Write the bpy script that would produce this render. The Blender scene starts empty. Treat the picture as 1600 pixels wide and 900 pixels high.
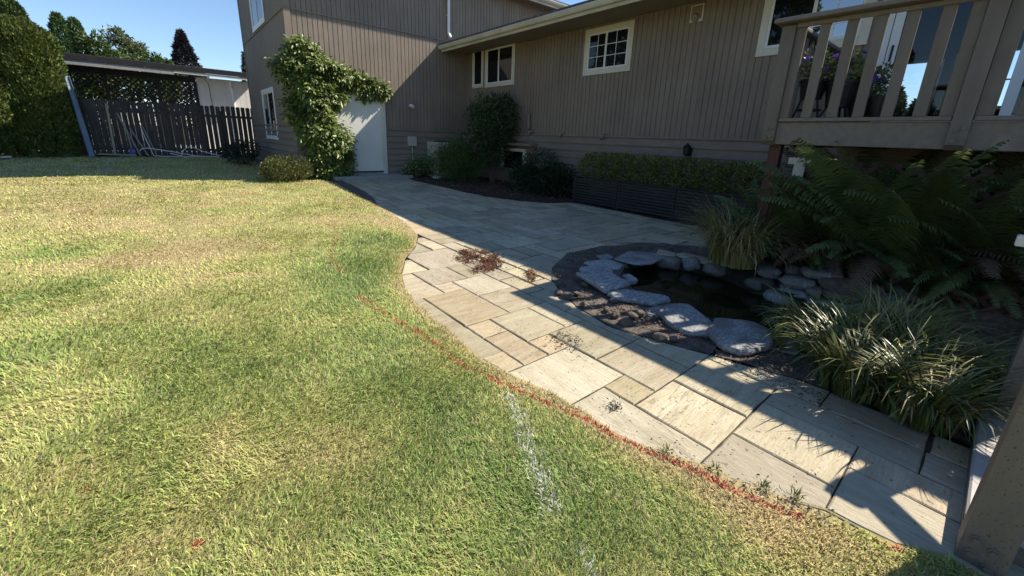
import bpy, math, random
import numpy as np
from mathutils import Matrix, Vector
rnd = random.Random(7)
RS = np.random.RandomState(11)
SC = bpy.context.scene
COL = SC.collection
S = 0.82                      # drawing units to metres

# ------------------------------------------------------------------ camera, world, sun, exposure
PITCH, ROLL, YAW, CAMH = math.radians(15.75), math.radians(2.22), math.radians(40.32), 1.61
fw = np.array([math.sin(YAW)*math.cos(PITCH), math.cos(YAW)*math.cos(PITCH), -math.sin(PITCH)])
r0 = np.array([math.cos(YAW), -math.sin(YAW), 0.0]); u0 = np.cross(r0, fw)
rr = r0*math.cos(ROLL)+u0*math.sin(ROLL); uu = u0*math.cos(ROLL)-r0*math.sin(ROLL)
cam = bpy.data.cameras.new('camera'); camo = bpy.data.objects.new('camera', cam); COL.objects.link(camo)
cam.sensor_width = 36; cam.lens = 629.95/1600*36; cam.shift_y = -55.2/1600
cam.clip_start = 0.02; cam.clip_end = 3000
camo.matrix_world = Matrix(((rr[0], uu[0], -fw[0], 0), (rr[1], uu[1], -fw[1], 0), (rr[2], uu[2], -fw[2], CAMH*S), (0, 0, 0, 1)))
SC.camera = camo
LIGHT = np.array([-1, 0.352, -1.025]); LIGHT /= np.linalg.norm(LIGHT)
w = bpy.data.worlds.new('World'); SC.world = w; w.use_nodes = True
nt = w.node_tree; bg = nt.nodes['Background']
sky = nt.nodes.new('ShaderNodeTexSky'); sky.sky_type = 'NISHITA'; sky.sun_disc = False
sky.sun_elevation = math.asin(-LIGHT[2]); sky.sun_rotation = math.atan2(-LIGHT[0], -LIGHT[1])
sky.air_density = 1.0; sky.dust_density = 0.0; sky.ozone_density = 4.5
nt.links.new(sky.outputs[0], bg.inputs[0]); bg.inputs[1].default_value = 0.092
sun = bpy.data.lights.new('sun', 'SUN'); sun.energy = 4.5; sun.angle = math.radians(0.53); sun.color = (1.0, 0.91, 0.77)
suno = bpy.data.objects.new('sun', sun); COL.objects.link(suno)
suno.rotation_euler = Vector(LIGHT.tolist()).to_track_quat('-Z', 'Y').to_euler(); suno.location = (4, -4, 12)
SC.view_settings.view_transform = 'Standard'; SC.view_settings.look = 'None'
SC.view_settings.exposure = 0.96; SC.view_settings.gamma = 1

# ------------------------------------------------------------------ helpers
BASE = {}
def zg(x, y):
    t = np.maximum(0.0, np.asarray(y, float)-6.5); t = np.minimum(t, 18)
    return 0.027*t*t/(t+1.0)
def tag(o, label=None, cat=None, group=None, kind=None):
    if label: o['label'] = label
    if cat: o['category'] = cat
    if group: o['group'] = group
    if kind: o['kind'] = kind
    return o
def empty(name, base, label=None, cat=None, group=None, kind=None):
    o = bpy.data.objects.new(name, None); COL.objects.link(o); o.empty_display_size = 0.1
    o.location = [c*S for c in base]; BASE[o.name] = np.array(base, float)
    return tag(o, label, cat, group, kind)
def rawmesh(name, V, F, mat, smooth=False, col=None):
    me = bpy.data.meshes.new(name); V = np.asarray(V, np.float32)
    if isinstance(F, np.ndarray):
        n, k = F.shape
        me.vertices.add(len(V)); me.vertices.foreach_set('co', V.ravel())
        me.loops.add(n*k); me.loops.foreach_set('vertex_index', F.astype(np.int32).ravel())
        me.polygons.add(n); me.polygons.foreach_set('loop_start', np.arange(0, n*k, k, dtype=np.int32))
        me.update(calc_edges=True)
    else:
        me.from_pydata(V.tolist(), [], F); me.update()
    if mat: me.materials.append(mat)
    if smooth: me.polygons.foreach_set('use_smooth', np.ones(len(me.polygons), bool))
    if col is not None:
        a = me.color_attributes.new('Col', 'FLOAT_COLOR', 'POINT')
        c = np.ones((len(V), 4), np.float32); c[:, :3] = col; a.data.foreach_set('color', c.ravel())
    return me
def mk(name, V, F, mat, parent=None, base=None, smooth=False, col=None, **tags):
    """one mesh object from drawing-unit world coordinates, origin at its thing's base"""
    V = np.asarray(V, float)
    if parent is not None: b = BASE[parent.name]
    else: b = np.array(base if base is not None else [V[:, 0].mean(), V[:, 1].mean(), V[:, 2].min()], float)
    o = bpy.data.objects.new(name, rawmesh(name, (V-b)*S, F, mat, smooth, col)); COL.objects.link(o)
    BASE[o.name] = b
    if parent is not None: o.parent = parent
    else: o.location = (b*S).tolist()
    return tag(o, **tags)
def inst(name, me, parent, loc, rot=(0, 0, 0), scale=(1, 1, 1)):
    o = bpy.data.objects.new(name, me); COL.objects.link(o); o.parent = parent
    o.location = ((np.array(loc, float)-BASE[parent.name])*S).tolist(); o.rotation_euler = rot; o.scale = scale
    BASE[o.name] = np.array(loc, float)
    return o
class MB:
    def __init__(s): s.V = []; s.F = []
    def add(s, V, F):
        n = len(s.V); s.V += [tuple(map(float, v)) for v in V]; s.F += [tuple(i+n for i in f) for f in F]; return s
    def box(s, x0, x1, y0, y1, z0, z1, b=0.006, M=None):
        x0, x1 = min(x0, x1), max(x0, x1); y0, y1 = min(y0, y1), max(y0, y1); z0, z1 = min(z0, z1), max(z0, z1)
        b = min(b, 0.3*min(x1-x0, y1-y0, z1-z0))
        V = []; idx = {}
        for sx in (0, 1):
            for sy in (0, 1):
                for sz in (0, 1):
                    c = [(x0, x1)[sx], (y0, y1)[sy], (z0, z1)[sz]]; d = [b*(1-2*sx), b*(1-2*sy), b*(1-2*sz)]
                    for a in range(3):
                        p = [c[k]+(0 if k == a else d[k]) for k in range(3)]
                        idx[(sx, sy, sz, a)] = len(V); V.append(p)
        F = []
        I = lambda *k: idx[k]
        for q in (0, 1):
            F.append((I(q,0,0,0), I(q,1,0,0), I(q,1,1,0), I(q,0,1,0))); F.append((I(0,q,0,1), I(1,q,0,1), I(1,q,1,1), I(0,q,1,1)))
            F.append((I(0,0,q,2), I(1,0,q,2), I(1,1,q,2), I(0,1,q,2)))
            for p in (0, 1):
                F.append((I(0,q,p,1), I(1,q,p,1), I(1,q,p,2), I(0,q,p,2)))
                F.append((I(q,0,p,0), I(q,1,p,0), I(q,1,p,2), I(q,0,p,2)))
                F.append((I(q,p,0,0), I(q,p,1,0), I(q,p,1,1), I(q,p,0,1)))
        for sx in (0, 1):
            for sy in (0, 1):
                for sz in (0, 1): F.append((I(sx,sy,sz,0), I(sx,sy,sz,1), I(sx,sy,sz,2)))
        C = np.array([(x0+x1)/2, (y0+y1)/2, (z0+z1)/2]); VA = np.array(V); G = []
        for f in F:
            a, bb, c = VA[f[0]], VA[f[1]], VA[f[2]]
            G.append(f if np.dot(np.cross(bb-a, c-a), VA[list(f)].mean(0)-C) > 0 else f[::-1])
        if M is not None: V = [tuple(M @ Vector(v)) for v in V]
        return s.add(V, G)
    def beam(s, p, q, wx, wz, b=0.005, up=(0, 0, 1)):
        p, q = Vector(p), Vector(q); d = q-p; L = d.length; y = d.normalized(); u = Vector(up)
        x = y.cross(u); x = x.normalized() if x.length > 1e-4 else y.cross(Vector((1, 0, 0))).normalized(); z = x.cross(y)
        M = Matrix(((x[0], y[0], z[0], p[0]), (x[1], y[1], z[1], p[1]), (x[2], y[2], z[2], p[2]), (0, 0, 0, 1)))
        return s.box(-wx/2, wx/2, 0, L, -wz/2, wz/2, b, M)
    def tube(s, pts, r, n=8, taper=None):
        P = np.array(pts, float); V = []; F = []
        prev = None
        for i in range(len(P)):
            t = P[min(i+1, len(P)-1)]-P[max(i-1, 0)]; t /= np.linalg.norm(t)+1e-9
            a = np.cross(t, [0, 0, 1.0]) if prev is None else prev-t*np.dot(prev, t)
            if np.linalg.norm(a) < 1e-4: a = np.cross(t, [1.0, 0, 0])
            a /= np.linalg.norm(a); prev = a; b = np.cross(t, a)
            ri = r if taper is None else r+(taper-r)*i/(len(P)-1)
            for k in range(n):
                th = 2*math.pi*k/n; V.append(P[i]+ri*(a*math.cos(th)+b*math.sin(th)))
        for i in range(len(P)-1):
            for k in range(n): F.append((i*n+k, i*n+(k+1) % n, (i+1)*n+(k+1) % n, (i+1)*n+k))
        F.append(tuple(range(n-1, -1, -1))); F.append(tuple((len(P)-1)*n+k for k in range(n)))
        return s.add(V, F)
    def lathe(s, c, prof, n=20):
        V = []; F = []
        for (r, z) in prof:
            for k in range(n): V.append((c[0]+r*math.cos(2*math.pi*k/n), c[1]+r*math.sin(2*math.pi*k/n), c[2]+z))
        for i in range(len(prof)-1):
            for k in range(n): F.append((i*n+k, i*n+(k+1) % n, (i+1)*n+(k+1) % n, (i+1)*n+k))
        F.append(tuple(range(n-1, -1, -1))); F.append(tuple((len(prof)-1)*n+k for k in range(n)))
        return s.add(V, F)
    def extrude(s, prof, axis, a0, a1):
        """closed 2-D outline in the plane across axis ('x': (y,z), 'y': (x,z), 'z': (x,y)) swept from a0 to a1"""
        P = lambda p, a: {'x': (a, p[0], p[1]), 'y': (p[0], a, p[1]), 'z': (p[0], p[1], a)}[axis]
        n = len(prof); V = [P(p, a0) for p in prof]+[P(p, a1) for p in prof]
        F = [(k, (k+1) % n, n+(k+1) % n, n+k) for k in range(n)]+[tuple(range(n-1, -1, -1)), tuple(range(n, 2*n))]
        return s.add(V, F)
    def build(s, name, mat, parent=None, base=None, smooth=False, fix=False, **t):
        o = mk(name, np.array(s.V), s.F, mat, parent, base, smooth, **t)
        return o
def clip_rect(poly, x0, x1, y0, y1):
    def cut(P, ax, v, keep):
        out = []
        for i in range(len(P)):
            a, b = P[i-1], P[i]; ia, ib = keep*(a[ax]-v) >= 0, keep*(b[ax]-v) >= 0
            if ia != ib:
                t = (v-a[ax])/(b[ax]-a[ax]); out.append((a[0]+t*(b[0]-a[0]), a[1]+t*(b[1]-a[1])))
            if ib: out.append(b)
        return out
    P = list(poly)
    for ax, v, k in ((0, x0, 1), (0, x1, -1), (1, y0, 1), (1, y1, -1)):
        if len(P) < 3: return []
        P = cut(P, ax, v, k)
    Q = []
    for p in P:
        if not Q or (abs(p[0]-Q[-1][0])+abs(p[1]-Q[-1][1])) > 1e-4: Q.append(p)
    if len(Q) > 1 and abs(Q[0][0]-Q[-1][0])+abs(Q[0][1]-Q[-1][1]) < 1e-4: Q.pop()
    return Q if len(Q) > 2 and abs(area(Q)) > 1e-4 else []
def area(P): return 0.5*sum(P[i-1][0]*P[i][1]-P[i][0]*P[i-1][1] for i in range(len(P)))
def inside(px, py, poly):
    px = np.asarray(px); py = np.asarray(py); c = np.zeros(px.shape, bool); n = len(poly)
    for i in range(n):
        (x1, y1), (x2, y2) = poly[i-1], poly[i]
        if y1 == y2: continue
        m = ((y1 > py) != (y2 > py)) & (px < (x2-x1)*(py-y1)/(y2-y1)+x1); c ^= m
    return c
def seg_dist(px, py, path):
    d = np.full(np.shape(px), 1e9)
    for (x1, y1), (x2, y2) in zip(path[:-1], path[1:]):
        L = (x2-x1)**2+(y2-y1)**2; t = np.clip(((px-x1)*(x2-x1)+(py-y1)*(y2-y1))/L, 0, 1)
        d = np.minimum(d, np.hypot(px-x1-t*(x2-x1), py-y1-t*(y2-y1)))
    return d
def vnoise(x, y, seed=0):
    x = np.asarray(x, float); y = np.asarray(y, float); xi = np.floor(x).astype(int); yi = np.floor(y).astype(int)
    fx = x-xi; fy = y-yi; fx = fx*fx*(3-2*fx); fy = fy*fy*(3-2*fy)
    def h(a, b):
        v = np.sin(a*127.1+b*311.7+seed*74.7)*43758.5453; return v-np.floor(v)
    return (h(xi, yi)*(1-fx)+h(xi+1, yi)*fx)*(1-fy)+(h(xi, yi+1)*(1-fx)+h(xi+1, yi+1)*fx)*fy
def fbm(x, y, seed=0): return 0.5*vnoise(x, y, seed)+0.27*vnoise(x*2.1, y*2.1, seed+1)+0.15*vnoise(x*4.3, y*4.3, seed+2)+0.08*vnoise(x*9, y*9, seed+3)

# ------------------------------------------------------------------ materials
MATS = {}
def mat(name, a, b=None, scale=6.0, rough=0.7, bump=0.15, bscale=None, stretch=(1, 1, 1), attr=False, transl=0.0,
        metal=0.0, ior=1.45, hue=0.0, val=0.0, ramp=None, detail=6, bdist=0.01, spec=0.5, attrmul=0.25, streak=None):
    m = bpy.data.materials.new(name); MATS[name] = m; m.use_nodes = True; t = m.node_tree; N = t.nodes; Lk = t.links
    P = N['Principled BSDF']; P.inputs['Roughness'].default_value = rough; P.inputs['Metallic'].default_value = metal
    P.inputs['IOR'].default_value = ior; P.inputs['Specular IOR Level'].default_value = spec
    tc = N.new('ShaderNodeTexCoord'); oi = N.new('ShaderNodeObjectInfo')
    ad = N.new('ShaderNodeVectorMath'); ad.operation = 'MULTIPLY_ADD'
    cx = N.new('ShaderNodeCombineXYZ')
    for k, f in enumerate((17.0, 31.0, 23.0)):
        mm = N.new('ShaderNodeMath'); mm.operation = 'MULTIPLY'; mm.inputs[1].default_value = f
        Lk.new(oi.outputs['Random'], mm.inputs[0]); Lk.new(mm.outputs[0], cx.inputs[k])
    ad.operation = 'ADD'; Lk.new(tc.outputs['Object'], ad.inputs[0]); Lk.new(cx.outputs[0], ad.inputs[1])
    mp = N.new('ShaderNodeMapping'); mp.inputs['Scale'].default_value = stretch; Lk.new(ad.outputs[0], mp.inputs[0])
    no = N.new('ShaderNodeTexNoise'); no.inputs['Scale'].default_value = scale; no.inputs['Detail'].default_value = detail
    no.inputs['Roughness'].default_value = 0.6; Lk.new(mp.outputs[0], no.inputs[0])
    cr = N.new('ShaderNodeValToRGB'); b = b or a
    st = ramp or [(0.3, a), (0.7, b)]
    while len(cr.color_ramp.elements) < len(st): cr.color_ramp.elements.new(0.5)
    for e, (p, c) in zip(cr.color_ramp.elements, st): e.position = p; e.color = (*c, 1)
    Lk.new(no.outputs[0], cr.inputs[0]); out = cr.outputs[0]
    if streak:
        n2 = N.new('ShaderNodeTexNoise'); n2.inputs['Scale'].default_value = streak[0]; n2.inputs['Detail'].default_value = 4; Lk.new(ad.outputs[0], n2.inputs[0])
        c2 = N.new('ShaderNodeValToRGB'); c2.color_ramp.elements[0].position = streak[1]; c2.color_ramp.elements[1].position = streak[2]
        Lk.new(n2.outputs[0], c2.inputs[0]); mx = N.new('ShaderNodeMix'); mx.data_type = 'RGBA'
        Lk.new(c2.outputs[0], mx.inputs[0]); Lk.new(out, mx.inputs[6]); mx.inputs[7].default_value = (*streak[3], 1); out = mx.outputs[2]
    if attr:
        at = N.new('ShaderNodeAttribute'); at.attribute_name = 'Col'
        mx = N.new('ShaderNodeMix'); mx.data_type = 'RGBA'; mx.blend_type = 'MULTIPLY'; mx.inputs[0].default_value = attrmul
        Lk.new(at.outputs['Color'], mx.inputs[6]); Lk.new(out, mx.inputs[7]); out = mx.outputs[2]
    if hue or val:
        hs = N.new('ShaderNodeHueSaturation'); Lk.new(out, hs.inputs['Color'])
        def rng(src, amp, base):
            q = N.new('ShaderNodeMapRange'); q.inputs[3].default_value = base-amp; q.inputs[4].default_value = base+amp; Lk.new(src, q.inputs[0]); return q.outputs[0]
        if hue: Lk.new(rng(oi.outputs['Random'], hue, 0.5), hs.inputs['Hue'])
        if val:
            fr = N.new('ShaderNodeMath'); fr.operation = 'MULTIPLY'; fr.inputs[1].default_value = 7.31; Lk.new(oi.outputs['Random'], fr.inputs[0])
            f2 = N.new('ShaderNodeMath'); f2.operation = 'FRACT'; Lk.new(fr.outputs[0], f2.inputs[0]); Lk.new(rng(f2.outputs[0], val, 1.0), hs.inputs['Value'])
        out = hs.outputs[0]
    Lk.new(out, P.inputs['Base Color'])
    if bump:
        bn = N.new('ShaderNodeTexNoise'); bn.inputs['Scale'].default_value = bscale or scale*4; bn.inputs['Detail'].default_value = 5; Lk.new(mp.outputs[0], bn.inputs[0])
        bp = N.new('ShaderNodeBump'); bp.inputs['Strength'].default_value = bump; bp.inputs['Distance'].default_value = bdist
        Lk.new(bn.outputs[0], bp.inputs['Height']); Lk.new(bp.outputs[0], P.inputs['Normal'])
    if transl:
        tr = N.new('ShaderNodeBsdfTranslucent'); Lk.new(out, tr.inputs[0]); ms = N.new('ShaderNodeMixShader'); ms.inputs[0].default_value = transl
        Lk.new(P.outputs[0], ms.inputs[1]); Lk.new(tr.outputs[0], ms.inputs[2]); Lk.new(ms.outputs[0], N['Material Output'].inputs[0])
    return m
m_siding = mat('siding_paint', (.222, .174, .134), (.272, .217, .168), 5, .75, .35, 40, (1, 1, .25), streak=(1.3, .42, .8, (.195, .155, .122)))
m_lap = mat('lap_board_paint', (.19, .155, .124), (.235, .195, .157), 5, .7, .25, 30, (1, 1, 3), val=.06)
m_trim = mat('cream_trim_paint', (.60, .56, .46), (.68, .64, .54), 3, .55, .08, 60)
m_vinyl = mat('white_vinyl', (.72, .72, .70), (.80, .80, .78), 4, .4, .03)
m_door = mat('door_paint', (.66, .65, .58), (.74, .73, .66), 2, .5, .06, 50)
m_glass = mat('window_glass', (.008, .009, .011), (.012, .013, .015), 1, .02, 0, ior=1.42, spec=.5)
m_glass2 = mat('reflective_glass', (.008, .009, .011), (.012, .013, .015), 1, .02, 0, ior=2.1, spec=.5)
m_mirrorglass = mat('coated_window_glass', (.008, .009, .012), (.012, .013, .016), 1, .02, 0, ior=3.4, spec=.5)
m_gutter = mat('gutter_paint', (.52, .48, .39), (.62, .58, .48), 3, .5, .05, streak=(2.2, .5, .8, (.40, .37, .31)))
m_roof = mat('roof_shingle', (.05, .05, .052), (.11, .11, .112), 14, .9, .4, 40, val=.2)
m_deck = mat('deck_paint', (.15, .125, .102), (.19, .16, .13), 4, .65, .25, 26, (3, 3, .5), val=.07, streak=(4, .52, .8, (.125, .105, .086)))
m_newel = mat('incised_post_paint', (.15, .125, .102), (.19, .16, .13), 4, .65, .3, 40, (3, 3, .5), streak=(150, .62, .68, (.065, .053, .043)))
m_deckx = mat('deck_paint_worn', (.16, .133, .108), (.205, .172, .138), 5, .6, .3, 26, (.6, 4, 4), val=.05, streak=(6, .62, .85, (.30, .27, .24)))
m_redwood = mat('redwood_stain', (.06, .026, .019), (.11, .048, .033), 6, .7, .25, 24, (3, 3, .6), val=.1)
m_concrete = mat('concrete', (.26, .25, .235), (.36, .35, .33), 7, .9, .25, 40)
def slab_mat(name, lo, mid, hi, vein, ax=1):
    m = mat(name, lo, None, 2.4, .85, .55, 30, (1, 5, 1) if ax else (5, 1, 1), ramp=[(.25, lo), (.5, mid), (.75, hi)], hue=.012, val=.20, bdist=.006, streak=(3.0, .56, .85, vein), spec=.2)
    t = m.node_tree; N = t.nodes; L = t.links; P = N['Principled BSDF']; src = P.inputs['Base Color'].links[0].from_socket
    tc = [n for n in N if n.type == 'VECT_MATH'][0].outputs[0]
    # wandering dark veins and scattered specks of the cleft sandstone
    mp = N.new('ShaderNodeMapping'); mp.inputs['Scale'].default_value = (1, 4.5, 1) if ax else (4.5, 1, 1); L.new(tc, mp.inputs[0])
    n1 = N.new('ShaderNodeTexNoise'); n1.inputs['Scale'].default_value = 3.2; n1.inputs['Detail'].default_value = 7; n1.inputs['Distortion'].default_value = .6; L.new(mp.outputs[0], n1.inputs[0])
    a = N.new('ShaderNodeMath'); a.operation = 'SUBTRACT'; a.inputs[1].default_value = .5; L.new(n1.outputs[0], a.inputs[0]); b = N.new('ShaderNodeMath'); b.operation = 'ABSOLUTE'; L.new(a.outputs[0], b.inputs[0])
    r1 = N.new('ShaderNodeMapRange'); r1.inputs[1].default_value = .0; r1.inputs[2].default_value = .03; r1.inputs[3].default_value = .55; r1.inputs[4].default_value = 0; L.new(b.outputs[0], r1.inputs[0])
    n3 = N.new('ShaderNodeTexNoise'); n3.inputs['Scale'].default_value = 1.7; L.new(tc, n3.inputs[0]); r3 = N.new('ShaderNodeMapRange'); r3.inputs[1].default_value = .45; r3.inputs[2].default_value = .7; L.new(n3.outputs[0], r3.inputs[0])
    mu = N.new('ShaderNodeMath'); mu.operation = 'MULTIPLY'; L.new(r1.outputs[0], mu.inputs[0]); L.new(r3.outputs[0], mu.inputs[1])
    n2 = N.new('ShaderNodeTexNoise'); n2.inputs['Scale'].default_value = 42; n2.inputs['Detail'].default_value = 2; L.new(tc, n2.inputs[0])
    r2 = N.new('ShaderNodeMapRange'); r2.inputs[1].default_value = .67; r2.inputs[2].default_value = .73; r2.inputs[3].default_value = 0; r2.inputs[4].default_value = .7; L.new(n2.outputs[0], r2.inputs[0])
    mx = N.new('ShaderNodeMath'); mx.operation = 'MAXIMUM'; L.new(mu.outputs[0], mx.inputs[0]); L.new(r2.outputs[0], mx.inputs[1])
    mg = N.new('ShaderNodeMapping'); mg.inputs['Scale'].default_value = (1, 9, 1) if ax else (9, 1, 1); L.new(tc, mg.inputs[0])
    n4 = N.new('ShaderNodeTexNoise'); n4.inputs['Scale'].default_value = 11; n4.inputs['Detail'].default_value = 8; n4.inputs['Roughness'].default_value = .75; n4.inputs['Distortion'].default_value = .3; L.new(mg.outputs[0], n4.inputs[0])
    r4 = N.new('ShaderNodeMapRange'); r4.inputs[1].default_value = .3; r4.inputs[2].default_value = .7; r4.inputs[3].default_value = .76; r4.inputs[4].default_value = 1.18; L.new(n4.outputs[0], r4.inputs[0])
    hv = N.new('ShaderNodeHueSaturation'); L.new(src, hv.inputs['Color']); L.new(r4.outputs[0], hv.inputs['Value']); src = hv.outputs[0]
    bp = [n for n in N if n.type == 'BUMP'][0]; ba = N.new('ShaderNodeMath'); ba.operation = 'ADD'; L.new(bp.inputs['Height'].links[0].from_socket, ba.inputs[0]); L.new(n4.outputs[0], ba.inputs[1]); L.new(ba.outputs[0], bp.inputs['Height'])
    mc = N.new('ShaderNodeMix'); mc.data_type = 'RGBA'; L.new(mx.outputs[0], mc.inputs[0]); L.new(src, mc.inputs[6]); mc.inputs[7].default_value = (.14, .115, .085, 1); L.new(mc.outputs[2], P.inputs['Base Color'])
    return m
m_slab = slab_mat('sandstone', (.36, .30, .20), (.45, .385, .265), (.51, .45, .33), (.33, .28, .195))
m_slabg = slab_mat('grey_sandstone', (.35, .295, .21), (.44, .385, .28), (.51, .455, .35), (.24, .205, .155), 0)
m_slaby = slab_mat('yellow_sandstone', (.37, .295, .175), (.455, .375, .24), (.51, .44, .31), (.39, .305, .19))
m_slabw = slab_mat('pale_sandstone', (.38, .325, .23), (.455, .40, .295), (.51, .46, .36), (.38, .325, .235), 0)
m_soil = mat('soil', (.06, .049, .039), (.165, .135, .11), 9, .95, .8, 30, bdist=.03)
m_bark = mat('bark_mulch', (.028, .018, .013), (.075, .047, .033), 16, .95, .9, 40, bdist=.03)
m_thatch = mat('thatch', (.6, .55, .5), (1, 1, 1), 30, .95, .6, 60, attr=True, attrmul=.6, bdist=.02)
m_grass = mat('grass_blade', (.8, .8, .8), (1, 1, 1), 20, .55, 0, attr=True, attrmul=.4, transl=.22, spec=.3)
m_leaf = mat('leaf', (.75, .75, .75), (1, 1, 1), 8, .38, 0, attr=True, attrmul=.5, transl=.25, spec=.4)
m_leafd = mat('scale_leaf', (.75, .75, .75), (1, 1, 1), 8, .6, 0, attr=True, attrmul=.5, transl=.12, spec=.25)
m_fernd = mat('dead_fern_leaf', (.07, .045, .028), (.12, .08, .045), 5, .8, 0, transl=.1, val=.25)
m_fern = mat('fern_leaf', (.075, .11, .04), (.125, .17, .062), 5, .5, 0, transl=.2, hue=.02, val=.25, spec=.35)
m_strap = mat('strap_leaf', (.8, .8, .8), (1, 1, 1), 6, .42, 0, attr=True, attrmul=.4, transl=.2, spec=.5)
m_barkw = mat('tree_bark', (.06, .045, .032), (.13, .10, .075), 8, .95, .6, 20, (4, 4, 1))
m_stone = mat('granite_flagstone', (.2, .2, .2), None, 58, .85, .35, 60, ramp=[(.36, (.14, .14, .14)), (.5, (.27, .27, .267)), (.64, (.42, .415, .40))], hue=.01, val=.22, bdist=.004, streak=(4.5, .46, .66, (.17, .16, .145)))
m_gneiss = mat('banded_flagstone', (.2, .2, .2), None, 13, .85, .3, 40, (1.2, 6, 1), ramp=[(.34, (.12, .125, .135)), (.5, (.26, .265, .27)), (.66, (.42, .42, .41))], hue=.01, val=.15, bdist=.003)
m_rock = mat('river_rock', (.10, .095, .085), (.25, .235, .21), 7, .8, .5, 30, hue=.02, val=.3, bdist=.012)
m_fence = mat('weathered_fence', (.04, .036, .034), (.085, .076, .07), 6, .85, .4, 24, (4, 4, .5), val=.22)
m_planter = mat('black_planter_paint', (.016, .017, .021), (.026, .027, .032), 4, .5, .1, 30, val=.1)
m_white = mat('white_paint', (.70, .69, .66), (.80, .79, .77), 4, .5, .05)
m_wallw = mat('pale_wall_paint', (.66, .62, .56), (.76, .72, .66), 4, .7, .1, 40, (1, 1, .3))
m_carport = mat('carport_dark_paint', (.026, .026, .028), (.038, .038, .040), 4, .8, .15, spec=.15)
m_fascia = mat('grey_fascia_paint', (.27, .26, .245), (.34, .33, .31), 4, .6, .1)
m_metal = mat('galvanised_metal', (.42, .43, .44), (.55, .56, .57), 5, .35, .05, metal=.8)
m_bluep = mat('blue_paint', (.05, .07, .25), (.08, .10, .32), 5, .5, .05)
m_blue = mat('pale_blue_metal', (.15, .20, .29), (.23, .29, .38), 5, .4, .05)
m_pale = mat('pale_concrete', (.50, .48, .44), (.60, .58, .54), 3, .9, .2, 30)
m_black = mat('black_plastic', (.012, .012, .013), (.02, .02, .022), 5, .45, .05)
m_ac = mat('beige_unit_paint', (.40, .38, .34), (.47, .45, .41), 4, .5, .05)
m_wood = mat('grey_wood', (.26, .22, .17), (.38, .33, .27), 6, .8, .3, 20, (4, 4, .6))
m_flower = mat('violet_petal', (.07, .035, .25), (.13, .06, .38), 5, .5, 0, transl=.2)
m_flake = mat('bark_flake', (.8, .8, .8), (1, 1, 1), 30, .9, 0, attr=True, attrmul=.5)
m_redpaint = mat('red_marking_paint', (.8, .8, .8), (1, 1, 1), 30, .7, 0, attr=True, attrmul=.5, transl=.1)
m_whitepaint = mat('white_marking_paint', (.55, .55, .52), (.78, .78, .76), 30, .7, 0, attr=True, attrmul=.5, transl=.1)
m_pond = mat('pond_liner', (.012, .013, .008), (.035, .034, .018), 6, .8, .3)
m_cap = mat('stair_tread_paint', (.30, .285, .27), (.38, .36, .345), 5, .6, .2, 30, streak=(8, .6, .8, (.45, .43, .40)))
def water_mat():
    m = bpy.data.materials.new('pond_water'); m.use_nodes = True; t = m.node_tree; P = t.nodes['Principled BSDF']
    P.inputs['Base Color'].default_value = (.013, .014, .007, 1); P.inputs['Roughness'].default_value = .04; P.inputs['IOR'].default_value = 1.33
    n = t.nodes.new('ShaderNodeTexNoise'); n.inputs['Scale'].default_value = 5; b = t.nodes.new('ShaderNodeBump'); b.inputs['Strength'].default_value = .06; b.inputs['Distance'].default_value = .02
    t.links.new(n.outputs[0], b.inputs['Height']); t.links.new(b.outputs[0], P.inputs['Normal']); return m
m_water = water_mat()
def clear_glass():
    m = bpy.data.materials.new('clear_glass'); m.use_nodes = True; t = m.node_tree; N = t.nodes
    g = N.new('ShaderNodeBsdfGlossy'); g.inputs['Roughness'].default_value = .01; tr = N.new('ShaderNodeBsdfTransparent'); tr.inputs[0].default_value = (.75, .79, .80, 1)
    f = N.new('ShaderNodeFresnel'); f.inputs[0].default_value = 1.4; mx = N.new('ShaderNodeMixShader'); t.links.new(f.outputs[0], mx.inputs[0]); t.links.new(tr.outputs[0], mx.inputs[1]); t.links.new(g.outputs[0], mx.inputs[2])
    t.links.new(mx.outputs[0], N['Material Output'].inputs[0]); return m
m_doorglass = clear_glass()

# ------------------------------------------------------------------ outlines of the yard (drawing units)
EDGE = [(2.25, -.6), (2.26, -.22), (2.16, -.07), (2.14, .05), (2.13, .17), (2.07, .26), (2.01, .37), (1.96, .5), (1.93, .63), (1.87, .76), (1.8, .91), (1.75, 1.08),
        (1.74, 1.35), (1.72, 1.6), (1.65, 1.87), (1.61, 2.15), (1.62, 2.51), (1.66, 2.99), (1.69, 3.42), (1.78, 3.89), (1.94, 4.3), (2.26, 4.88),
        (2.68, 5.4), (3.02, 6.0), (3.26, 6.91), (3.42, 8.0), (3.5, 8.77), (3.62, 10.95), (3.75, 12.5), (3.82, 13.1)]
POND_OUT = [(7.0, 2.67), (5.9, 3.65), (5.06, 3.88), (4.37, 3.88), (3.69, 3.51), (3.33, 3.16), (3.14, 2.83), (2.95, 2.42), (2.92, 2.23), (2.87, 1.94), (2.94, 1.7), (3.06, 1.35), (3.12, 1.17),
            (3.16, .99), (3.24, .79), (3.29, .63), (3.31, .38), (3.31, .04), (3.31, -.24), (3.31, -.6)]
MULCH = [(6.3, 13.1), (6.28, 12.4), (6.42, 11.27), (6.5, 9.8), (6.7, 8.9), (7.0, 8.2), (7.5, 7.51), (8.3, 7.3), (8.3, 2.75)]
PATIO = EDGE+MULCH+POND_OUT
WATER = [(4.0, 2.70), (4.5, 2.95), (4.9, 3.1), (5.3, 3.12), (5.5, 2.7), (5.6, 2.44), (5.62, 2.11), (5.40, 1.65), (5.28, 1.3), (5.4, 1.0), (5.55, .65), (5.5, .42), (4.9, .5),
         (4.15, .74), (3.92, .98), (3.82, 1.25), (3.72, 1.6), (3.74, 1.95), (3.86, 2.3)]
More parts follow.
